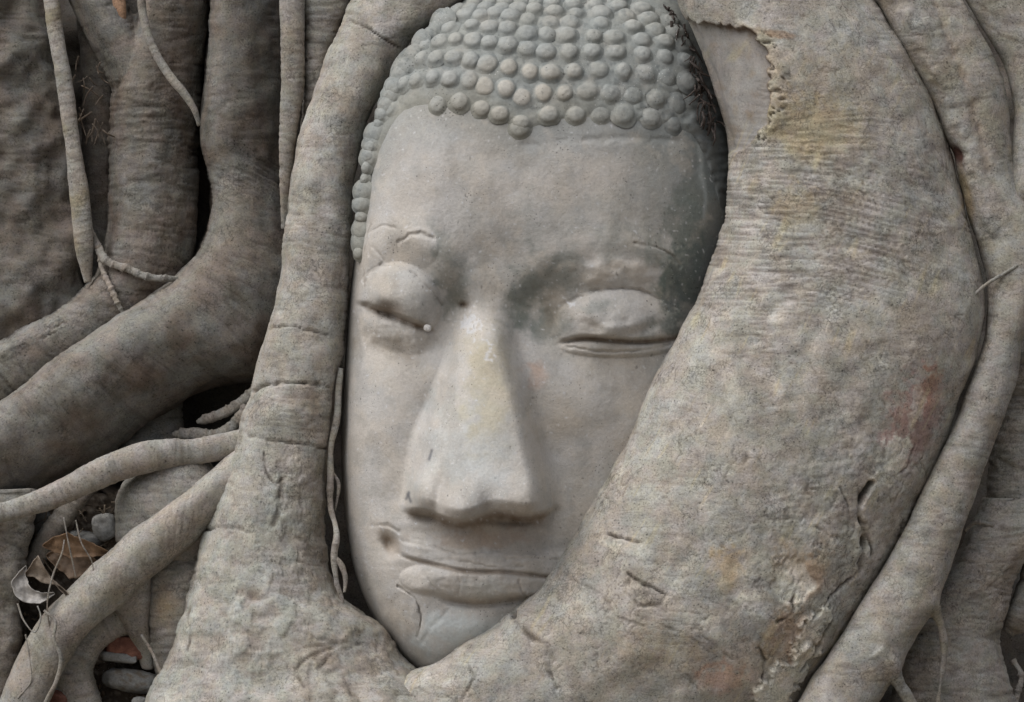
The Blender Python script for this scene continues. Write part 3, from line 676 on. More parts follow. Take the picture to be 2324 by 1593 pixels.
# great root over the right cheek
SCAR = [(1588, 78), (1600, 62), (1655, 52), (1690, 75), (1738, 92), (1752, 130), (1745, 180), (1752, 230), (1738, 282), (1700, 318), (1672, 345), (1650, 350)]
def big_feat(x, y, z, a, u, N, c):
    h = np.zeros_like(x); n2, n3 = fbm(x / 45, y / 45, 71.0, 4), fbm(x / 15, y / 15, 72.0, 4)
    front = sst(.0, .3, N[:, 2] + .25)
    # bare wood where the bark has come off, with a raised ragged lip of bark
    xe = sip(y, (20, 1640), (48, 1660), (62, 1690), (92, 1722), (130, 1742), (180, 1744), (230, 1746), (280, 1738), (318, 1705), (345, 1672), (380, 1640)) + 9 * noise(y / 17, 3.3, 0) + 5 * noise(y / 7, 1.3, 0)
    top = 52 + 14 * noise(x / 16, 7.7, 0) + 6 * noise(x / 6, 2.7, 0) + .12 * (x - 1600)
    bare = sst(2, -4, x - xe) * sst(-3, 4, y - top) * sst(352, 338, y) * front
    lip = np.exp(-((x - xe - 16) / 18) ** 2) * sst(40, 70, y) * sst(335, 300, y) * sst(-2, 3, x - xe)
    nick = np.exp(-((noise(y / 24, x / 60, 21.0) + .5 * noise(y / 9, x / 30, 22.0)) / .06) ** 2) * np.exp(-((x - xe - 18) / 24) ** 2) * sst(60, 90, y) * sst(345, 310, y) * sst(-2, 3, x - xe)
    h += -17 * bare + 3 * lip - 9 * nick + 3 * bare * noise(x / 40, y / 120, 6.0)
    c = mix(c, srgb(148, 145, 142) * (1 + .12 * fbm(x / 30, y / 80, 77.0, 4)[:, None].clip(-1, 1)), .95 * bare); c = mix(c, srgb(140, 124, 104), .5 * bare * sst(0, .6, n2))
    edge = np.exp(-((x - xe) / 5) ** 2) * sst(50, 80, y) * sst(345, 315, y) + .9 * np.exp(-((y - top) / 7) ** 2) * sst(1585, 1600, x) * sst(1745, 1725, x)
    c = mix(c, srgb(84, 62, 40), .8 * np.clip(edge * front, 0, 1)); c = mix(c, srgb(172, 164, 144), .6 * np.clip(lip * 1.1, 0, 1) * front * (1 - .6 * nick)); c = mix(c, DARK, .7 * nick)
    c = mix(c, srgb(142, 108, 76), .6 * sst(.3, .8, ga(x, y, 1770, 78, 46, 12, 8) + .2 * n3) * front)
    # belts of crowded stretch wrinkles
    belt = 1.2 * ga(x, y, 1800, 470, 270, 150) + 1.1 * ga(x, y, 1800, 620, 260, 110, -5) + .6 * ga(x, y, 1850, 320, 130, 70)
    yy = y - .00055 * (x - 1760) ** 2 * np.where(x > 1760, 1, .3) * np.clip((y - 250) / 250, 0, 1) - 10 * noise(x / 160, y / 160, 33.0)
    belt = np.clip(belt + .55 * sst(.05, .5, noise(x / 140, y / 110, 47.0)) * sst(1000, 700, y), 0, 1)
    wv = noise(yy / 9.5, x / 190, 41.0) + .5 * noise(yy / 4.8, x / 120, 42.0)
    g = np.exp(-(wv / .16) ** 2) * np.clip(belt, 0, 1) * front
    h -= 2.6 * g; c = mix(c, DARK * 1.5, .5 * g)
    # yellow and rust stains
    def spot(cx, cy, rx, ry, rot, k): return np.clip(k * sst(.3, .8, ga(x + 22 * n2, y + 22 * n3, cx, cy, rx, ry, rot) + .22 * n3 + .12 * n2), 0, 1) * front
    for cx, cy, rx, ry, rot, k, col in ((1850, 290, 140, 90, 0, .55, (158, 142, 98)), (1810, 470, 60, 60, 0, .45, (152, 136, 96)), (1790, 1290, 60, 60, 0, .35, (150, 128, 84)), (1650, 1290, 40, 60, 0, .5, (168, 142, 84)),
            (1850, 1300, 34, 80, 22, .6, (156, 126, 88)), (1690, 1500, 90, 70, 10, .3, (156, 134, 104)), (1790, 1450, 60, 90, 15, .5, (150, 118, 78)), (2070, 960, 70, 140, 22, .85, (146, 112, 104)),
            (2110, 880, 26, 60, 15, .7, (150, 108, 84)), (1785, 1490, 16, 40, 14, .5, (156, 116, 92)), (1920, 1480, 60, 40, 0, .6, (124, 108, 68)), (1500, 1480, 120, 60, 0, .3, (150, 126, 88)), (1640, 1540, 70, 40, 0, .5, (168, 118, 84)),
            (1920, 200, 160, 120, 0, .3, (150, 138, 118))):
        c = mix(c, srgb(*col), .85 * spot(cx, cy, rx, ry, rot, k))
    # peeled pale patches
    for cx, cy, rx, ry, rot, k, dh in ((1800, 1322, 40, 54, 5, 1.0, -7), (1700, 1360, 26, 18, 0, .5, 0), (1880, 1240, 16, 40, 20, .5, 0), (2080, 930, 18, 50, 18, .5, 0), (2030, 1045, 34, 60, 25, .95, 0), (1990, 1100, 16, 40, 25, .6, 0), (1835, 1440, 20, 80, 38, .85, 8), (1775, 1545, 30, 110, 42, .95, 12), (1952, 1215, 18, 44, 8, .6, 0), (1620, 1425, 26, 24, 0, .6, 0), (1420, 1240, 60, 20, 15, .5, 3)):
        sp = np.clip(k * sst(.28, .46, ga(x + 16 * n2 + 7 * n3, y + 16 * n3 + 10 * n2, cx, cy, rx, ry, rot) + .12 * n3), 0, 1) * front; c = mix(c, srgb(192, 189, 178) * (1 + .1 * n3[:, None]), .85 * sp); h += dh * sp
    # splits
    for pts, wd, dp in (([(1978, 1096), (1962, 1120), (1952, 1150), (1954, 1178), (1962, 1200), (1964, 1240), (1956, 1290)], 8, 34), ([(1962, 1200), (1978, 1235), (1980, 1262)], 4, 10), ([(1808, 1340), (1800, 1370), (1806, 1385), (1785, 1402), (1765, 1412)], 4, 9), ([(1890, 1410), (1850, 1470), (1812, 1520)], 4, 10),
            ([(1382, 1214), (1415, 1222), (1458, 1232)], 4, 9), ([(1425, 1302), (1460, 1325), (1505, 1345)], 4, 8), ([(1430, 1308), (1418, 1345), (1450, 1375), (1500, 1372), (1512, 1350)], 5, 6), ([(1905, 1105), (1922, 1140), (1930, 1170)], 3, 7), ([(1850, 1195), (1880, 1215), (1900, 1220)], 3, 7),
            ([(2010, 1290), (2040, 1230), (2050, 1180)], 3, 6), ([(1730, 1540), (1738, 1500), (1722, 1470)], 4, 8), ([(1590, 1440), (1640, 1480), (1670, 1500)], 4, 4), ([(1560, 1530), (1600, 1585)], 3, 4), ([(1290, 1310), (1370, 1350), (1400, 1400), (1460, 1420)], 4, 3), ([(1500, 1420), (1560, 1440), (1610, 1480)], 3, 3),
            ([(1170, 1400), (1185, 1430), (1240, 1470), (1255, 1500)], 10, 12), ([(1240, 1510), (1262, 1560)], 7, 8), ([(1060, 1500), (1080, 1540), (1050, 1590)], 5, 6), ([(1985, 870), (2010, 920)], 3, 4), ([(1880, 1360), (1925, 1320), (1960, 1290)], 4, 8), ([(2080, 1000), (2060, 1060), (2040, 1075)], 3, 6)):
        l = line(x, y, pts, wd) * front; h -= dp * l; c = mix(c, DARK, np.clip((.85 if dp > 7 else .4) * l, 0, 1))
    rough = sst(.1, .6, ga(x, y, 1950, 1250, 240, 330, 25) + .25 * n2)                     # flaking lower flank
    fl = .6 * np.exp(-(noise(x / 22, y / 30, 51.0) / .05) ** 2) * rough * sst(.0, .4, noise(x / 48, y / 48, 52.0))
    h += rough * 2.0 * n3 - 6 * fl * front; c = mix(c, DARK * 1.4, .6 * fl * front)
    h += 16 * ga(x, y, 1190, 1425, 40, 40) + 10 * ga(x, y, 960, 1560, 90, 40) + 14 * ga(x, y, 1090, 1530, 60, 60) - 10 * ga(x, y, 1010, 1545, 30, 60)
    # pale growth streaks running down the flank
    st = np.exp(-(noise((x * .88 + y * .47) / 34, (y * .88 - x * .47) / 420, 61.0) / .05) ** 2) * sst(.1, .4, noise(x / 90, y / 90, 62.0))
    c = mix(c, srgb(168, 158, 128), .55 * st * front)
    return h, c, 1 - .55 * bare
big = tube([(1500, -110, 1880, -130, 10, 110, 160), (1530, -20, 1960, -30, 10, 125, 160), (1562, 60, 2022, 50, 10, 140, 160), (1596, 140, 2066, 125, 10, 150, 160), (1624, 225, 2106, 200, 10, 155, 160), (1648, 330, 2150, 320, 12, 160, 160), (1648, 430, 2183, 440, 18, 165, 160),
            (1628, 550, 2214, 560, 26, 170, 160), (1592, 650, 2232, 650, 36, 175, 160), (1548, 740, 2232, 730, 48, 180, 160), (1502, 825, 2215, 810, 58, 182, 160), (1455, 930, 2180, 905, 66, 182, 160), (1410, 1030, 2140, 1010, 72, 182, 160), (1350, 1130, 2092, 1120, 78, 182, 160),
            (1292, 1228, 2042, 1220, 84, 182, 160), (1240, 1308, 1985, 1320, 92, 182, 160), (1180, 1378, 1930, 1420, 98, 186, 160), (1085, 1442, 1862, 1530, 88, 186, 160), (955, 1518, 1790, 1640, 74, 182, 160), (800, 1604, 1690, 1740, 60, 180, 160), (640, 1720, 1600, 1850, 40, 180, 160)], 4.0, 2.1)
finish('tree_root', big, 'massive pale root sweeping down over the right cheek, with bare scar and peeling bark', GR, 1, lump=6, ring=.4, ringmask=.2, fissure=1.6, brown=.22, pale=.65, olive=.22, feat=big_feat, tone=1.12)

# upright root at the left of the face
def left_feat(x, y, z, a, u, N, c):
    h = np.zeros_like(x); n2, n3 = fbm(x / 45, y / 45, 81.0, 4), fbm(x / 15, y / 15, 82.0, 4)
    low = sst(960, 1100, y + 30 * n2)
    crust = low * sst(.0, .3, n2 + .6 * ga(x, y, 560, 1180, 110, 260, 12))
    h += low * 1.0 * n3 + 3 * crust; c = mix(c, srgb(150, 153, 148), .55 * crust); c = mix(c, srgb(112, 96, 76), .5 * sst(640, 720, x) * sst(700, 980, y) * sst(-.2, .3, n2))
    for pts, wd, dp in (([(572, 890), (590, 872), (640, 868), (700, 868), (750, 880)], 4, 11), ([(566, 990), (620, 1000), (690, 1008), (745, 1020)], 4, 6), ([(600, 1030), (602, 1070), (625, 1100), (650, 1080)], 4, 6), ([(640, 1090), (632, 1150), (622, 1190)], 9, 5),
            ([(465, 1203), (500, 1194), (545, 1200), (568, 1212)], 4, 12), ([(612, 745), (660, 738), (700, 750), (745, 760)], 3, 5), ([(795, 47), (830, 62), (905, 108)], 3, 6), ([(690, 1560), (670, 1520), (700, 1490), (760, 1468)], 5, 5), ([(780, 1540), (800, 1580)], 4, 4), ([(820, 1460), (760, 1480), (720, 1520)], 4, 4), ([(430, 1385), (436, 1440), (425, 1475)], 4, 6)):
        l = line(x, y, pts, wd) * sst(0, .3, N[:, 2] + .2); h -= dp * l; c = mix(c, DARK * 1.3, np.clip(.75 * l, 0, 1))
    h -= 12 * ga(x, y, 578, 1355, 22, 14, 20); c = mix(c, BROWN, .5 * ga(x, y, 578, 1352, 22, 14, 20))
    h += 8 * ga(x, y, 740, 1400, 120, 30, 15) + 12 * ga(x, y, 600, 945, 60, 40)
    yy = y - .0009 * (x - 640) ** 2
    g = np.exp(-((noise(yy / 8.5, x / 160, 91.0) + .4 * noise(yy / 4.2, x / 80, 92.0)) / .14) ** 2) * (ga(x, y, 670, 930, 120, 70) + .6 * ga(x, y, 690, 1400, 120, 60) + .4 * ga(x, y, 690, 700, 90, 120)).clip(0, 1)
    h -= 2.2 * g; c = mix(c, DARK * 1.8, .4 * g)
    return h, c
left = tube([(880, -120, 1160, -100, -200, 95), (800, -5, 1030, 20, -190, 95), (757, 85, 938, 85, -178, 95), (728, 165, 890, 165, -165, 95), (692, 265, 838, 258, -150, 95), (662, 400, 806, 405, -135, 96), (648, 520, 797, 525, -120, 98), (636, 630, 791, 640, -105, 100),
             (606, 750, 784, 755, -95, 106), (575, 865, 768, 868, -85, 112), (545, 980, 752, 990, -75, 118), (503, 1098, 738, 1110, -65, 126), (462, 1220, 738, 1240, -50, 134), (428, 1340, 770, 1345, -30, 142), (396, 1450, 860, 1420, 0, 150), (350, 1550, 935, 1510, 20, 155), (295, 1650, 1090, 1590, 50, 175), (230, 1790, 1240, 1720, 60, 180)], 4.2, 2.3)
finish('tree_root', left, 'tall grey root standing upright along the left side of the stone face', GR, 2, lump=7, ring=1.0, ringmask=.3, brown=.3, pale=.6, olive=.22, feat=left_feat, tone=1.06)

# roots at the far left
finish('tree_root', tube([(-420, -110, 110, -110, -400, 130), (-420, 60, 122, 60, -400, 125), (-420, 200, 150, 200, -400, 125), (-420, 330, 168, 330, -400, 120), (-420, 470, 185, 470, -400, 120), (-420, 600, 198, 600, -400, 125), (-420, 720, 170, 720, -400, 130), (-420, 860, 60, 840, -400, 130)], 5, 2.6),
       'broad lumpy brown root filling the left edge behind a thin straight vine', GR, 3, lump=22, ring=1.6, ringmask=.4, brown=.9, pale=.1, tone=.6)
def wrink(cy, ry, k=1.0, dark=.35):
    def f(x, y, z, a, u, N, c):
        yy = y + .0010 * (x - 340) ** 2 * -1
        g = np.exp(-((noise(yy / 11, x / 150, 93.0) + .4 * noise(yy / 5, x / 90, 94.0)) / .13) ** 2) * np.exp(-((y - cy) / ry) ** 2)
        return -3.4 * k * g, mix(c, DARK * 1.6, dark * g)
    return f
R3 = [tube([(325, -110, 480, -110, -470, 178), (318, 0, 478, 0, -470, 184), (290, 105, 468, 95, -470, 190), (256, 200, 458, 190, -470, 196), (247, 300, 452, 300, -470, 196), (243, 420, 452, 430, -465, 196), (240, 520, 445, 550, -455, 199), (212, 620, 415, 660, -440, 196), (140, 690, 330, 760, -406, 173), (40, 745, 210, 850, -383, 157), (-90, 810, 60, 930, -360, 141), (-330, 900, -240, 1040, -380, 141), (-600, 1020, -480, 1180, -420, 141)], 6, skew=.35),
      tube([(125, -90, 262, -100, -455, 154), (160, 15, 288, -5, -455, 156), (205, 105, 325, 70, -455, 161), (245, 190, 385, 140, -458, 166), (290, 270, 430, 220, -470, 166), (330, 330, 440, 300, -500, 154)], 6),
      tube([(215, 640, 290, 690, -432, 157), (140, 690, 215, 745, -387, 146), (50, 745, 100, 800, -352, 126), (-90, 800, -60, 870, -331, 110), (-320, 880, -270, 960, -391, 110)], 6)]
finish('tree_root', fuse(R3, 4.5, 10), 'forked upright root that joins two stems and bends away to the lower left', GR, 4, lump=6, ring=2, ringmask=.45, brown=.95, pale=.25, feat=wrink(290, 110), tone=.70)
R4 = tube([(478, -110, 652, -110, -485, 224), (474, 60, 652, 60, -485, 224), (462, 180, 652, 180, -485, 227), (456, 290, 655, 290, -485, 230), (468, 390, 662, 400, -485, 224), (478, 480, 690, 520, -480, 236), (450, 565, 720, 690, -465, 260), (370, 650, 640, 850, -409, 250), (255, 722, 480, 880, -360, 241), (150, 795, 340, 960, -310, 221), (45, 875, 215, 1050, -263, 197), (-60, 955, 60, 1140, -250, 191), (-170, 1040, -60, 1240, -250, 182), (-420, 1190, -330, 1400, -260, 182), (-640, 1420, -520, 1640, -290, 182)], 4.6, 2.1, skew=.5)
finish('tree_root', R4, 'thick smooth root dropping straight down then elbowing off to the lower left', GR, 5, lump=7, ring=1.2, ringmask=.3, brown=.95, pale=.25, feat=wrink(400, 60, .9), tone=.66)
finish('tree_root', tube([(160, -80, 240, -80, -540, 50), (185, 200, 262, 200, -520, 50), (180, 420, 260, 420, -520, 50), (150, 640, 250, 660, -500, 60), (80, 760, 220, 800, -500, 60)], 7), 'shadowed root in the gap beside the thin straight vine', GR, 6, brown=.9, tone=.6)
finish('tree_root', tube([(632, -110, 694, -110, -180, 32), (634, 0, 692, 0, -180, 32), (637, 100, 692, 100, -180, 32), (637, 200, 690, 195, -182, 30), (634, 300, 676, 300, -190, 26), (634, 400, 662, 405, -215, 20), (638, 520, 662, 520, -260, 12)], 4.5), 'narrow tapering root wedged beside the upright root, upper part', GR, 7, lump=2, ring=.8, brown=.35, olive=.5)
finish('tree_root', tube([(672, -110, 840, -110, -230, 60), (680, 0, 800, 0, -230, 60), (684, 100, 760, 100, -230, 55), (686, 190, 735, 190, -230, 45), (680, 300, 715, 300, -240, 35)], 5), 'mottled lilac grey root tucked behind the top of the upright root', GR, 8, lump=4, fissure=3, brown=.2, pale=.5, tone=.9)
finish('tree_root', tube(vine_st([(262, -90, -330, 22), (264, 0, -330, 21), (270, 35, -325, 17), (276, 54, -322, 9), (278, 62, -322, 3)]), 3), 'short orange brown root tip poking down between two stems', GR, 9, lump=2, ring=.5, brown=.2, pale=0, mat=BARK, tone=1.2,
       feat=lambda x, y, z, a, u, N, c: (np.zeros_like(x), mix(c, srgb(150, 112, 78), .85 * np.ones_like(x))))
finish('hanging_vine', tube(vine_st([(95, -110, -245, 19), (112, -30, -245, 18), (128, 80, -245, 18), (148, 200, -248, 19), (166, 330, -250, 19), (179, 430, -255, 20), (188, 520, -260, 21), (193, 580, -268, 18), (200, 640, -285, 8)]), 3), 'straight yellowish vine hanging in front of the broad left root', None, 10, lump=3, ring=.5, brown=.1, olive=.95, pale=.15, cat='vine', tone=1.15)
finish('hanging_vine', tube(vine_st([(318, -60, -255, 9), (326, 40, -258, 10), (348, 110, -256, 10), (385, 172, -254, 10), (420, 215, -252, 9), (442, 250, -254, 7), (452, 285, -265, 4)]), 3), 'thin vine crossing diagonally over the forked root', None, 11, lump=1, ring=.4, brown=.35, cat='vine')
finish('hanging_vine', tube(vine_st([(205, 520, -290, 6), (222, 560, -270, 9), (240, 590, -245, 9), (290, 610, -235, 9), (335, 628, -232, 9), (380, 632, -240, 7), (420, 634, -270, 4)]), 2.6), 'rusty twisted rootlet wrapped round the forked root at its bend', None, 12, lump=2, brown=.5, cat='vine', tone=.95)
finish('hanging_vine', tube(vine_st([(222, 560, -265, 5), (232, 610, -255, 5), (250, 650, -230, 6), (268, 690, -215, 6), (282, 715, -220, 4)]), 2.6), 'thin grey rootlet running down to the thick elbowing root', None, 13, lump=1, cat='vine')

# lower left tangle
finish('tree_root', tube(vine_st([(-420, 1330, -60, 26), (-230, 1240, -20, 24), (-90, 1185, 10, 22), (-30, 1172, 5, 22), (60, 1148, 0, 24), (140, 1118, -10, 28), (220, 1078, -25, 33), (300, 1046, -40, 36), (380, 1030, -55, 34), (450, 1024, -68, 30), (520, 1010, -75, 30), (610, 990, -80, 30)]), 4), 'slender root arching across under the thick elbowing root', GR, 14, lump=3, ring=1, brown=.4, olive=.3)
finish('tree_root', tube([(350, 1000, 440, 1000, -150, 50), (310, 1060, 480, 1050, -125, 75), (272, 1115, 510, 1100, -110, 85), (262, 1175, 520, 1160, -110, 85), (265, 1240, 500, 1240, -120, 80), (290, 1300, 470, 1300, -130, 60)], 5), 'swollen smooth root knuckle under the slender arching root', GR, 15, lump=6, ring=1, brown=.2, pale=.3, tone=.9)
R7 = [tube([(620, 960, 600, 1130, -70, 62), (520, 1035, 490, 1190, -60, 66), (432, 1106, 412, 1255, -45, 70), (350, 1166, 342, 1312, -30, 72), (265, 1232, 270, 1378, -15, 72), (192, 1300, 214, 1424, -5, 68), (118, 1372, 168, 1482, 0, 64), (58, 1450, 132, 1545, 0, 62), (12, 1550, 104, 1610, 0, 62), (-20, 1670, 84, 1700, 0, 60)], 5),
      tube([(240, 1320, 345, 1280, -55, 50), (258, 1380, 342, 1355, -60, 45), (282, 1425, 338, 1425, -75, 32), (304, 1470, 345, 1470, -90, 22), (322, 1520, 350, 1520, -100, 14)], 5)]
finish('tree_root', fuse(R7, 4.2, 10), 'bent olive grey root with a short downward fork above the red brick', GR, 16, lump=4, ring=.5, ringmask=.2, brown=.45, olive=.45, pale=.25)
finish('tree_root', tube([(370, 1235, 470, 1200, -140, 50), (330, 1295, 470, 1270, -120, 75), (318, 1360, 460, 1350, -115, 80), (326, 1430, 450, 1430, -115, 75), (345, 1500, 420, 1500, -120, 60), (370, 1570, 400, 1570, -130, 30)], 4.5), 'rounded root lump with a pale orange stain beside the upright root', GR, 17, lump=6, fissure=2, brown=.25, pale=.4,
       feat=lambda x, y, z, a, u, N, c: (0 * x, mix(mix(c, srgb(172, 148, 112), .7 * ga(x, y, 375, 1375, 30, 40)), srgb(164, 168, 168), .8 * ga(x, y, 326, 1345, 16, 26))))
finish('tree_root', tube(vine_st([(330, 1400, -130, 40), (275, 1400, -105, 46), (215, 1428, -85, 48), (175, 1478, -75, 50), (162, 1530, -70, 50), (180, 1590, -70, 50), (200, 1700, -70, 52)]), 4.5), 'short arched root standing beside the red brick', GR, 18, lump=4, ring=2, brown=.4, olive=.3)
finish('tree_root', tube([(-300, 1120, 95, 1110, -110, 70), (-300, 1180, 80, 1180, -100, 80), (-300, 1260, 66, 1260, -100, 80), (-300, 1350, 48, 1350, -100, 80), (-300, 1450, 48, 1450, -100, 80), (-300, 1560, 34, 1560, -100, 80), (-300, 1720, 20, 1720, -100, 80)], 5.5), 'root at the lower left edge beside the curled dead leaf', GR, 19, lump=8, brown=.5, olive=.3)
finish('tree_root', tube([(330, 740, 430, 750, -470, 60), (310, 850, 416, 850, -455, 66), (286, 930, 414, 930, -420, 75), (258, 1000, 420, 1000, -360, 85), (240, 1070, 430, 1070, -300, 85)], 5), 'stubby root in the dark hollow under the thick elbowing root', GR, 20, lump=4, brown=.3, tone=.9)
finish('tree_root', tube(vine_st([(215, 1090, -150, 20), (180, 1125, -140, 22), (145, 1170, -135, 22), (105, 1225, -135, 24), (70, 1290, -150, 22)]), 4.5), 'thin brown root slanting behind the slender arching root', GR, 21, lump=3, brown=.7, tone=.85)
for pts, lb in (([(392, 985, -262, 3), (405, 985, -260, 9), (440, 985, -250, 14), (490, 990, -240, 15), (530, 965, -225, 13), (560, 925, -215, 10)], 'curled rootlet at the back of the dark hollow'),
                ([(447, 958, -252, 3), (460, 953, -250, 8), (500, 940, -240, 11), (545, 915, -240, 12), (585, 880, -240, 12)], 'upper thin rootlet at the back of the dark hollow')):
    finish('rootlet', tube(vine_st(pts), 3), lb, None, 22, lump=1.5, brown=.4, cat='rootlet')

# right-hand roots
def right_feat(x, y, z, a, u, N, c):
    h = np.zeros_like(x)
    gl = line(x, y, [(2100, -60), (2150, 80), (2200, 220), (2232, 330), (2250, 420)], 12)
    h -= 7 * gl; c = mix(c, BROWN, .3 * gl); h += 7 * line(x, y, [(2040, -40), (2110, 120), (2170, 280), (2210, 400), (2250, 520)], 22)
    s = ga(x, y, 2168, 352, 15, 24, -20); h -= 12 * s; c = mix(c, srgb(84, 40, 28), .9 * np.clip(1.4 * s, 0, 1))
    c = mix(c, srgb(142, 118, 66), .6 * sst(.2, .8, ga(x, y, 2190, 440, 20, 70, -12)))
    c = mix(c, srgb(206, 206, 202), .8 * sst(.5, .7, noise(x / 10, y / 14, 88.0)) * np.maximum(ga(x, y, 2160, 90, 20, 40), ga(x, y, 2306, 700, 20, 50)))
    h += 9 * ga(x, y, 2032, 1505, 22, 26) + 9 * ga(x, y, 2118, 1375, 20, 20)
    return h, c
RR = [tube([(1925, -110, 2120, -130, 0, 80), (1982, -10, 2176, -20, 0, 82), (2034, 92, 2232, 85, 5, 84), (2110, 222, 2284, 205, 8, 82), (2158, 355, 2296, 330, 10, 80), (2192, 474, 2330, 440, 12, 78), (2222, 572, 2420, 540, 16, 84), (2242, 670, 2365, 680, 24, 80), (2234, 760, 2322, 775, 36, 70), (2202, 860, 2302, 885, 54, 66), (2166, 965, 2262, 990, 74, 64),
            (2108, 1085, 2220, 1105, 96, 64), (2048, 1205, 2178, 1222, 116, 66), (1984, 1318, 2142, 1335, 134, 68), (1915, 1428, 2090, 1430, 150, 70), (1845, 1535, 2028, 1535, 160, 72), (1775, 1650, 1960, 1650, 165, 75), (1710, 1760, 1880, 1770, 165, 75)], 5),
]
SR = tube([(2150, -110, 2480, -110, -10, 70), (2185, -10, 2480, -10, -10, 72), (2232, 70, 2480, 70, -8, 74), (2282, 160, 2470, 160, -5, 74), (2300, 250, 2450, 250, 0, 72), (2294, 350, 2430, 350, 5, 72), (2286, 440, 2410, 440, 6, 74), (2300, 520, 2400, 520, -30, 66), (2310, 600, 2390, 600, -70, 50)], 5)
RR += [
      tube(vine_st([(2085, 1345, 175, 26), (2110, 1368, 165, 15), (2128, 1400, 150, 10), (2140, 1440, 132, 9), (2142, 1490, 118, 8), (2136, 1540, 105, 7), (2128, 1600, 95, 7), (2124, 1660, 85, 6)]), 4),
      tube(vine_st([(1990, 1480, 205, 30), (2022, 1518, 195, 20), (2040, 1550, 180, 15), (2062, 1585, 165, 14), (2090, 1640, 150, 14)]), 4)]
finish('tree_root', fuse(RR, 4.2, 7), 'smooth olive grey root running down the right side with two little drooping shoots', GR, 23, lump=4, ring=.9, ringmask=.25, brown=.25, olive=.5, pale=.4, feat=right_feat, tone=1.05)
finish('tree_root', SR, 'smooth grey root in the top right corner pressed against its neighbour', GR, 40, lump=4, ring=.9, ringmask=.25, brown=.2, olive=.35, pale=.5)
finish('tree_root', tube([(2275, 800, 2460, 790, -150, 80), (2262, 900, 2460, 900, -150, 80), (2246, 1010, 2460, 1010, -145, 80), (2236, 1110, 2460, 1110, -145, 80), (2238, 1190, 2460, 1190, -150, 80), (2240, 1260, 2420, 1260, -165, 70)], 5), 'ringed brown root behind the smooth right-hand root, above the crossing rootlet', GR, 24, lump=5, ring=3, ringmask=.6, brown=.55)
def rw(x, y, z, a, u, N, c):
    g = np.exp(-((noise((y - .3 * (x - 2200)) / 9, x / 120, 96.0) + .4 * noise(y / 5, x / 80, 97.0)) / .13) ** 2) * ga(x, y, 2250, 1330, 110, 80)
    return -3 * g, mix(c, DARK * 1.6, .4 * g)
finish('tree_root', tube([(2230, 1130, 2420, 1130, -120, 70), (2196, 1205, 2400, 1195, -110, 85), (2150, 1290, 2320, 1290, -105, 92), (2090, 1370, 2290, 1365, -100, 95), (2050, 1450, 2272, 1450, -95, 98), (2030, 1530, 2288, 1530, -90, 100), (2010, 1620, 2318, 1620, -90, 100), (1990, 1740, 2350, 1740, -90, 100)], 4.6), 'stout grey root at the lower right with fine wrinkles near its top', GR, 25, lump=6, ring=2.4, brown=.35, pale=.3, feat=rw)
finish('tree_root', tube([(2350, 1180, 2440, 1190, -190, 50), (2318, 1290, 2410, 1300, -185, 50), (2292, 1365, 2380, 1385, -180, 45), (2280, 1405, 2340, 1430, -180, 30), (2276, 1430, 2300, 1445, -185, 12)], 5), 'greenish root end showing at the lower right edge', GR, 26, lump=3, brown=.1, olive=.9)
finish('rootlet', tube(vine_st([(2190, 1205, -60, 4), (2212, 1186, -45, 6), (2240, 1188, -38, 5), (2280, 1202, -40, 5), (2330, 1218, -50, 4), (2400, 1240, -60, 4)]), 2.6), 'brown rootlet crossing the ringed root at the right', None, 27, lump=1, brown=.7, cat='rootlet')
finish('rootlet', tube(vine_st([(2110, 780, 60, 3), (2150, 730, 120, 3), (2190, 690, 105, 3), (2232, 650, 95, 3), (2280, 620, 100, 3), (2340, 585, 95, 3)]), 2.6), 'wiry rootlet across the joint of the right-hand roots', None, 28, lump=.5, brown=.5, cat='rootlet')
finish('rootlet', tube(vine_st([(2300, 1500, -190, 6), (2318, 1530, -180, 6), (2310, 1570, -180, 6), (2300, 1620, -180, 6)]), 3), 'curling rootlet in the dark lower right corner', None, 29, lump=.5, cat='rootlet')

# rootlet hanging in the slit between the upright root and the face
main = vine_st([(774, 835, -30, 6.48), (768, 890, -25, 7.92), (764, 950, -20, 7.92), (752, 1010, -16, 6.48), (750, 1080, -12, 6.48), (750, 1150, -8, 6.48), (764, 1210, 45, 7.2), (758, 1262, 45, 7.2), (764, 1320, 45, 6.48), (774, 1370, 45, 6.48), (756, 1400, 70, 5.76), (774, 1420, 90, 4.32)])
s1 = vine_st([(760, 1265, 45, 4.32), (776, 1285, 45, 4.32), (784, 1315, 45, 4.32), (782, 1345, 45, 3.6)]); s2 = vine_st([(754, 1070, -14, 4.32), (768, 1095, -20, 4.32), (766, 1130, -25, 3.6), (760, 1160, -28, 2.88)]); s3 = vine_st([(752, 1385, 65, 4.32), (734, 1405, 85, 3.6), (719, 1418, 100, 3.6)])
finish('rootlet', join(*[tube(q, 2.6) for q in (main, s1, s2, s3)]), 'knotted forked rootlet hanging in the slit between upright root and cheek', None, 30, lump=3, ring=.3, brown=.45, pale=.3, cat='rootlet', tone=1.0)
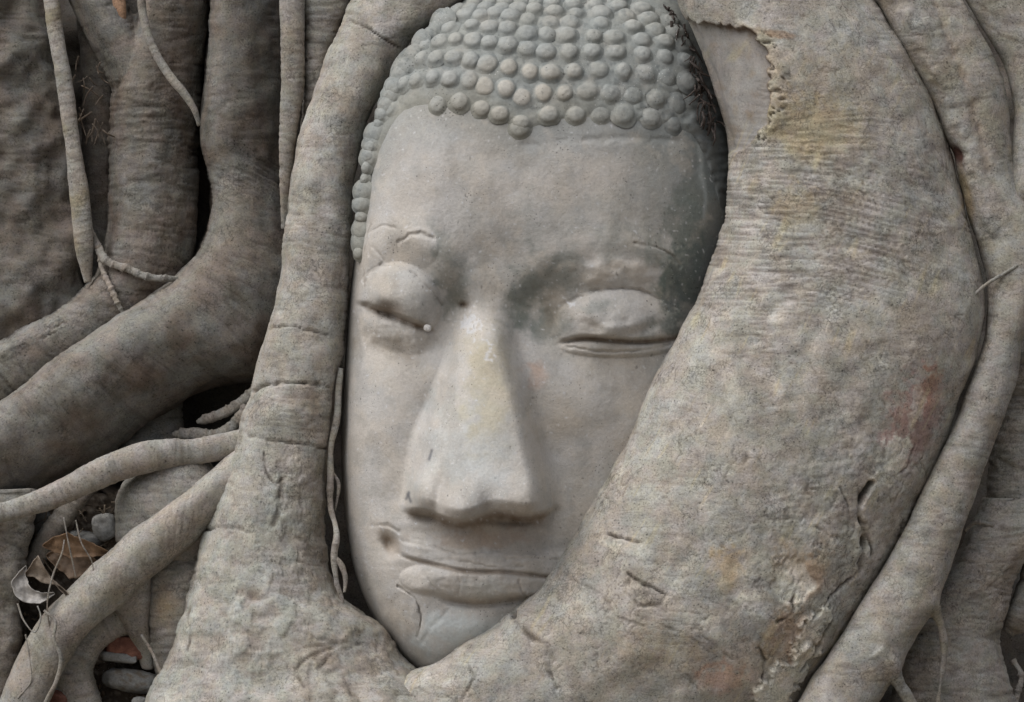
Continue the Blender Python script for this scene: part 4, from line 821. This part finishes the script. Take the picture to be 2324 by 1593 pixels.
for k, (pts, lb) in enumerate((
        ([(145, 1175, 60, 2), (152, 1215, 55, 2), (168, 1290, 45, 2), (172, 1310, 40, 2)], 'dry strand hanging beside the orange leaf'),
        ([(172, 1180, 55, 2), (184, 1230, 50, 2.4), (210, 1280, 40, 2), (212, 1315, 35, 2)], 'dry strand dangling from the slender arching root'),
        ([(120, 1470, 50, 2), (108, 1360, 62, 2), (122, 1300, 66, 2), (142, 1250, 66, 2), (146, 1225, 62, 2)], 'fine strand passing in front of the curled dead leaf'),
        ([(40, 1370, 60, 2), (55, 1410, 70, 2), (78, 1435, 75, 2), (92, 1395, 75, 2), (85, 1375, 70, 2)], 'looped fine strand under the curled dead leaf'),
        ([(100, 1385, 70, 4), (125, 1410, 78, 5), (122, 1450, 82, 5), (138, 1490, 80, 6), (130, 1540, 70, 6), (105, 1590, 60, 5), (90, 1640, 55, 5)], 'pale kinked rootlet in front of the bent olive root'),
        ([(58, 1440, 70, 2), (68, 1500, 70, 2), (70, 1545, 66, 2), (40, 1585, 60, 2)], 'fine strand at the lower left below the curled leaf'),
        ([(320, 1440, -20, 4), (345, 1480, -10, 5), (362, 1520, 0, 5), (380, 1560, 10, 4)], 'thin rootlet beside the red brick'))):
    finish('rootlet', tube(vine_st([(a_, b_, c_, r_ * .8) for a_, b_, c_, r_ in pts]), 2.2), lb, None, 31 + k, lump=1, ring=.2, brown=.5, pale=.2, cat='rootlet', tone=.9)

# the trunk behind everything
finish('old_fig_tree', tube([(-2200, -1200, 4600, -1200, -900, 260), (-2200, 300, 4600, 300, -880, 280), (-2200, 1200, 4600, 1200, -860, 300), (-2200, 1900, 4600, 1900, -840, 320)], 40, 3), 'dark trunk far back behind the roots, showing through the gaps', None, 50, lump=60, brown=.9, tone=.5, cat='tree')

# ------------------------------------------------------------------ bricks, stones, leaves
def lumpblock(cx, cy, d, sx, sy, sz, rot, seed, rough=4.0, n=16, e=.35):
    """an eroded block: a rounded cube grid with noise"""
    t = np.linspace(-1, 1, n); Vv, Ff = [], []
    for ax in range(3):
        for sg in (-1, 1):
            a, b = np.meshgrid(t, t, indexing='ij'); k = len(Vv) * n * n
            q = [None] * 3; q[ax] = np.full(a.shape, float(sg)); q[(ax + 1) % 3] = a * sg; q[(ax + 2) % 3] = b
            Vv.append(np.stack([v.ravel() for v in q], 1)); Ff.append(grid_faces(n, n)[:, ::1] + k)
    Vv, Ff = np.vstack(Vv), np.vstack(Ff)
    nrm = (np.abs(Vv) ** (2 / e)).sum(1) ** (e / 2); Vv = Vv / nrm[:, None]
    Vv = Vv * np.array([sx, sy, sz]) / 2
    Vv = Vv * (1 + rough / 50 * fbm(Vv[:, 0] / 22 + seed, Vv[:, 1] / 22, Vv[:, 2] / 22, 3))[:, None]
    r = math.radians(rot); R = np.array([[math.cos(r), -math.sin(r), 0], [math.sin(r), math.cos(r), 0], [0, 0, 1]])
    return Vv @ R.T + np.array([cx, cy, d]), Ff
def block(name, col, args, label=None, cat=None, parent=None, group=None, col2=None):
    V, F = lumpblock(*args)
    n = fbm(V[:, 0] / 14, V[:, 1] / 14, V[:, 2] / 14, 4)
    c = np.repeat(np.asarray(col)[None, :], len(V), 0) * (1 + .2 * n[:, None])
    if col2 is not None: c = mix(c, col2, sst(.0, .5, n))
    o = build(name, V, F, ROUGH, c, None, parent)
    if label: tag(o, label, cat, group)
    return o
RED = srgb(118, 80, 68); MORT = srgb(142, 142, 140)
b1 = empty('red_brick', 278, 1500, -110); tag(b1, 'broken red brick with grey mortar under the bent olive root', 'brick', 'brick rubble under the roots')
block('brick_body', RED, (285, 1470, -120, 95, 52, 90, 4, 3.0), parent=b1, col2=srgb(140, 98, 82)); block('mortar', MORT, (270, 1492, -112, 84, 22, 80, 6, 4.0, 7), parent=b1)
b2 = empty('red_brick', 100, 1620, -60); tag(b2, 'red brick at the bottom left corner with mortar on top', 'brick', 'brick rubble under the roots')
block('brick_body', RED * .85, (95, 1600, -70, 150, 74, 100, 3, 5.0), parent=b2, col2=srgb(136, 98, 88)); block('mortar', MORT * .9, (120, 1568, -66, 90, 22, 80, 6, 6.0, 8), parent=b2)
block('rubble_stone', MORT * .8, (300, 1545, -110, 130, 52, 90, 8, 7.0, 5, 16, .7), 'grey mortared block lying under the broken red brick', 'stone', None, 'brick rubble under the roots', col2=srgb(112, 104, 94))
block('rubble_stone', MORT, (238, 1195, -120, 56, 60, 60, -20, 8.0, 6, 16, .7), 'pale grey stone chunk behind the orange dead leaf', 'stone', None, 'brick rubble under the roots')
block('rubble_stone', MORT * 1.15, (315, 1600, -70, 34, 40, 30, 20, 9.0, 8, 16, .7), 'small white stone chip at the bottom beside the arched root', 'stone', None, 'brick rubble under the roots')
block('rubble_stone', MORT * .5, (98, 1190, -170, 50, 60, 50, 10, 9.5, 6, 16, .7), 'dim stone in the hollow above the orange dead leaf', 'stone', None, 'brick rubble under the roots')
block('rubble_stone', MORT * .7, (190, 1225, -150, 90, 40, 60, 8, 9.9, 7, 16, .7), 'flat grey stone behind the orange leaf', 'stone', None, 'brick rubble under the roots')
block('pebble', srgb(196, 194, 192), (970, 744, 118, 18, 16, 14, 15, 10.0, 6, 10, .8), 'tiny white pebble resting on the lower lid of the left eye', 'pebble')
# leaf litter at the back of the hollows
def leaf(label, pts, col, wid, seed):
    """a dry blade: spine points (x, y, d) and half width vectors, given thickness"""
    P, t, _ = cr_spline(np.array([(p[0], p[1], 0, 0, p[2], p[3], p[4], p[5]) for p in pts])[:, [0, 1, 0, 1, 4, 5, 6, 7]], 40)
    n = len(P); m = 17; v = np.linspace(-1, 1, m)
    tq = np.linspace(0, 1, n); prof = (np.clip(tq / .38, 0, 1) ** .7 * np.clip((1.02 - tq) / .62, 0, 1) ** .8) * wid * (1 + .22 * noise(tq * 9, seed, 1.0) + .12 * noise(tq * 25, seed, 2.0)) + 1.5
    X = P[:, 0][:, None] + P[:, 5][:, None] * prof[:, None] * v; Yv = P[:, 1][:, None] + P[:, 6][:, None] * prof[:, None] * v
    Z = P[:, 4][:, None] + P[:, 7][:, None] * prof[:, None] * v + 10 * v * v + 9 * noise(X / 26, Yv / 26, seed) + 3 * noise(X / 11, Yv / 11, seed + 3)
    V = np.stack([X, Yv, Z], 2).reshape(-1, 3); F = grid_faces(n, m); Nn = normals(V, F)
    k = len(V); ring = np.concatenate([np.arange(m), np.arange(1, n) * m + m - 1, (n - 1) * m + np.arange(m - 2, -1, -1), np.arange(n - 2, 0, -1) * m])
    side = np.stack([ring, np.roll(ring, -1), np.roll(ring, -1) + k, ring + k], 1)
    F2 = np.vstack([F, F[:, ::-1] + k, side]); V2 = np.vstack([V, V - Nn * 1.6])
    c = np.repeat(np.asarray(col)[None, :], len(V2), 0) * (1 + .2 * fbm(V2[:, 0] / 12, V2[:, 1] / 12, seed, 4))[:, None]
    vv = np.tile(np.tile(np.abs(v), n), 2); c = mix(c, np.asarray(col) * 1.4, .4 * (vv < .09))
    return tag(build('dead_leaf', V2, F2, LEAF, c), label, 'leaf', 'dead leaves caught in the roots')
leaf('orange brown dead leaf lying folded in the hollow on the left', [(96, 1238, -20, 0, .9, -.5), (130, 1236, -15, .1, 1, -.4), (180, 1242, -15, .1, 1, -.3), (250, 1256, -45, 0, 1, -.3)], srgb(126, 102, 80), 27, 1.0)
leaf('tan dead leaf tucked under the orange leaf', [(105, 1262, -55, .1, .9, .3), (160, 1275, -50, .1, 1, .3), (235, 1285, -60, .1, 1, .3)], srgb(104, 86, 70), 38, 2.0)
leaf('curled grey dead leaf with a dark hollow at the lower left', [(48, 1306, 20, -.5, .3, -.8), (78, 1288, 40, -.1, .85, -.5), (108, 1302, 48, .4, .8, -.4), (132, 1328, 40, .7, .5, -.4), (152, 1350, 30, .7, .1, -.4)], srgb(138, 126, 114), 34, 3.0)
leaf('pale grey leaf curl, the lower lip of the dead leaf cluster', [(58, 1284, 25, -.7, .1, .6), (44, 1318, 45, -.85, .2, .4), (56, 1344, 52, -.4, .8, .3), (90, 1356, 48, .1, .9, .3), (124, 1346, 34, .3, .8, .2)], srgb(156, 152, 148), 24, 4.0)
# dark litter wedged between the hair and the great root
def litter(name, n, fx, label, seed, colr):
    r = random.Random(seed); off, Vs, Fs, Bs = 0, [], [], []
    for _ in range(n):
        x, y, d, ln, rad, an = fx(r)
        an = math.radians(an); bx, by = ln * math.cos(an), ln * math.sin(an)
        T = tube(vine_st([(x, y, d, rad), (x + bx * .5 + r.uniform(-4, 4), y + by * .5 + r.uniform(-4, 4), d + r.uniform(-6, 8), rad), (x + bx, y + by, d + r.uniform(-14, 14), rad * .5)]), 3.5)
        Vs.append(T[0]); Fs.append(T[1] + off); off += len(T[0])
    V = np.vstack(Vs); c = np.repeat(np.asarray(colr)[None, :], len(V), 0) * (1 + .5 * fbm(V[:, 0] / 20, V[:, 1] / 20, seed, 3))[:, None]
    return tag(build(name, V, np.vstack(Fs), LEAF, c), label, 'leaf litter', None, 'stuff')
litter('leaf_litter', 95, lambda r: (lambda y: (lambda x: (x, y, float(base_depth(np.array([min(x, 1640.)]), np.array([y]))[0]) + r.uniform(8, 40), r.uniform(14, 55), r.uniform(1.2, 3.4), r.gauss(85, 28)))(ip(y, (0, 1515), (60, 1545), (150, 1582), (250, 1606), (340, 1630)) + r.uniform(-16, 14)))(r.uniform(0, 300)), 'dry brown twigs and leaf shreds wedged between the hair and the great root', 3, srgb(58, 50, 46))
litter('leaf_litter', 70, lambda r: (r.uniform(80, 260), r.uniform(1130, 1260), r.uniform(-190, -120), r.uniform(20, 60), r.uniform(1, 2.4), r.uniform(0, 180)), 'dark dry twigs and shreds in the hollow behind the orange leaf', 4, srgb(84, 74, 62))
litter('leaf_litter', 26, lambda r: (r.uniform(165, 235), r.uniform(120, 300), r.uniform(-330, -260), r.uniform(20, 60), r.uniform(1, 2.4), r.uniform(30, 150)), 'dry shreds caught in the gap beside the thin straight vine', 5, srgb(96, 84, 72))

# soil and crumbs packed into the lower-left hollows
gx, gy = np.meshgrid(np.linspace(-40, 520, 150), np.linspace(1120, 1780, 170))
gd = -235 + .16 * (gy - 1120) + 16 * fbm(gx / 70, gy / 70, 3.0, 4) + 4 * fbm(gx / 12, gy / 12, 4.0, 3)
Vs_ = np.stack([gx, gy, gd], 2).reshape(-1, 3); n_ = fbm(Vs_[:, 0] / 16, Vs_[:, 1] / 16, 5.0, 4)
Vb_ = Vs_.copy(); Vb_[:, 2] -= 300
F_ = grid_faces(*gx.shape)
so = build('soil_bank', Vs_, F_, ROUGH, mix(np.repeat(srgb(86, 76, 66)[None, :], len(Vs_), 0), srgb(128, 120, 110), sst(0, .6, n_)))
so['kind'] = 'structure'; so['label'] = 'dry crumbly soil packed in the hollows'
sm_ = so.modifiers.new('thickness', 'SOLIDIFY'); sm_.thickness = .08; sm_.offset = -1
def soil_d(x, y): return float(-235 + .16 * (y - 1120) + 16 * fbm(np.array([x / 70]), np.array([y / 70]), 3.0, 4)[0])
litter('leaf_litter', 150, lambda r: (lambda x, y: (x, y, soil_d(x, y) + r.uniform(4, 14), r.uniform(5, 16), r.uniform(1.6, 4.2), r.uniform(0, 180)))(r.uniform(20, 340), r.uniform(1150, 1620)), 'pale brown crumbs of bark and leaf on the soil at the lower left', 6, srgb(118, 104, 88))
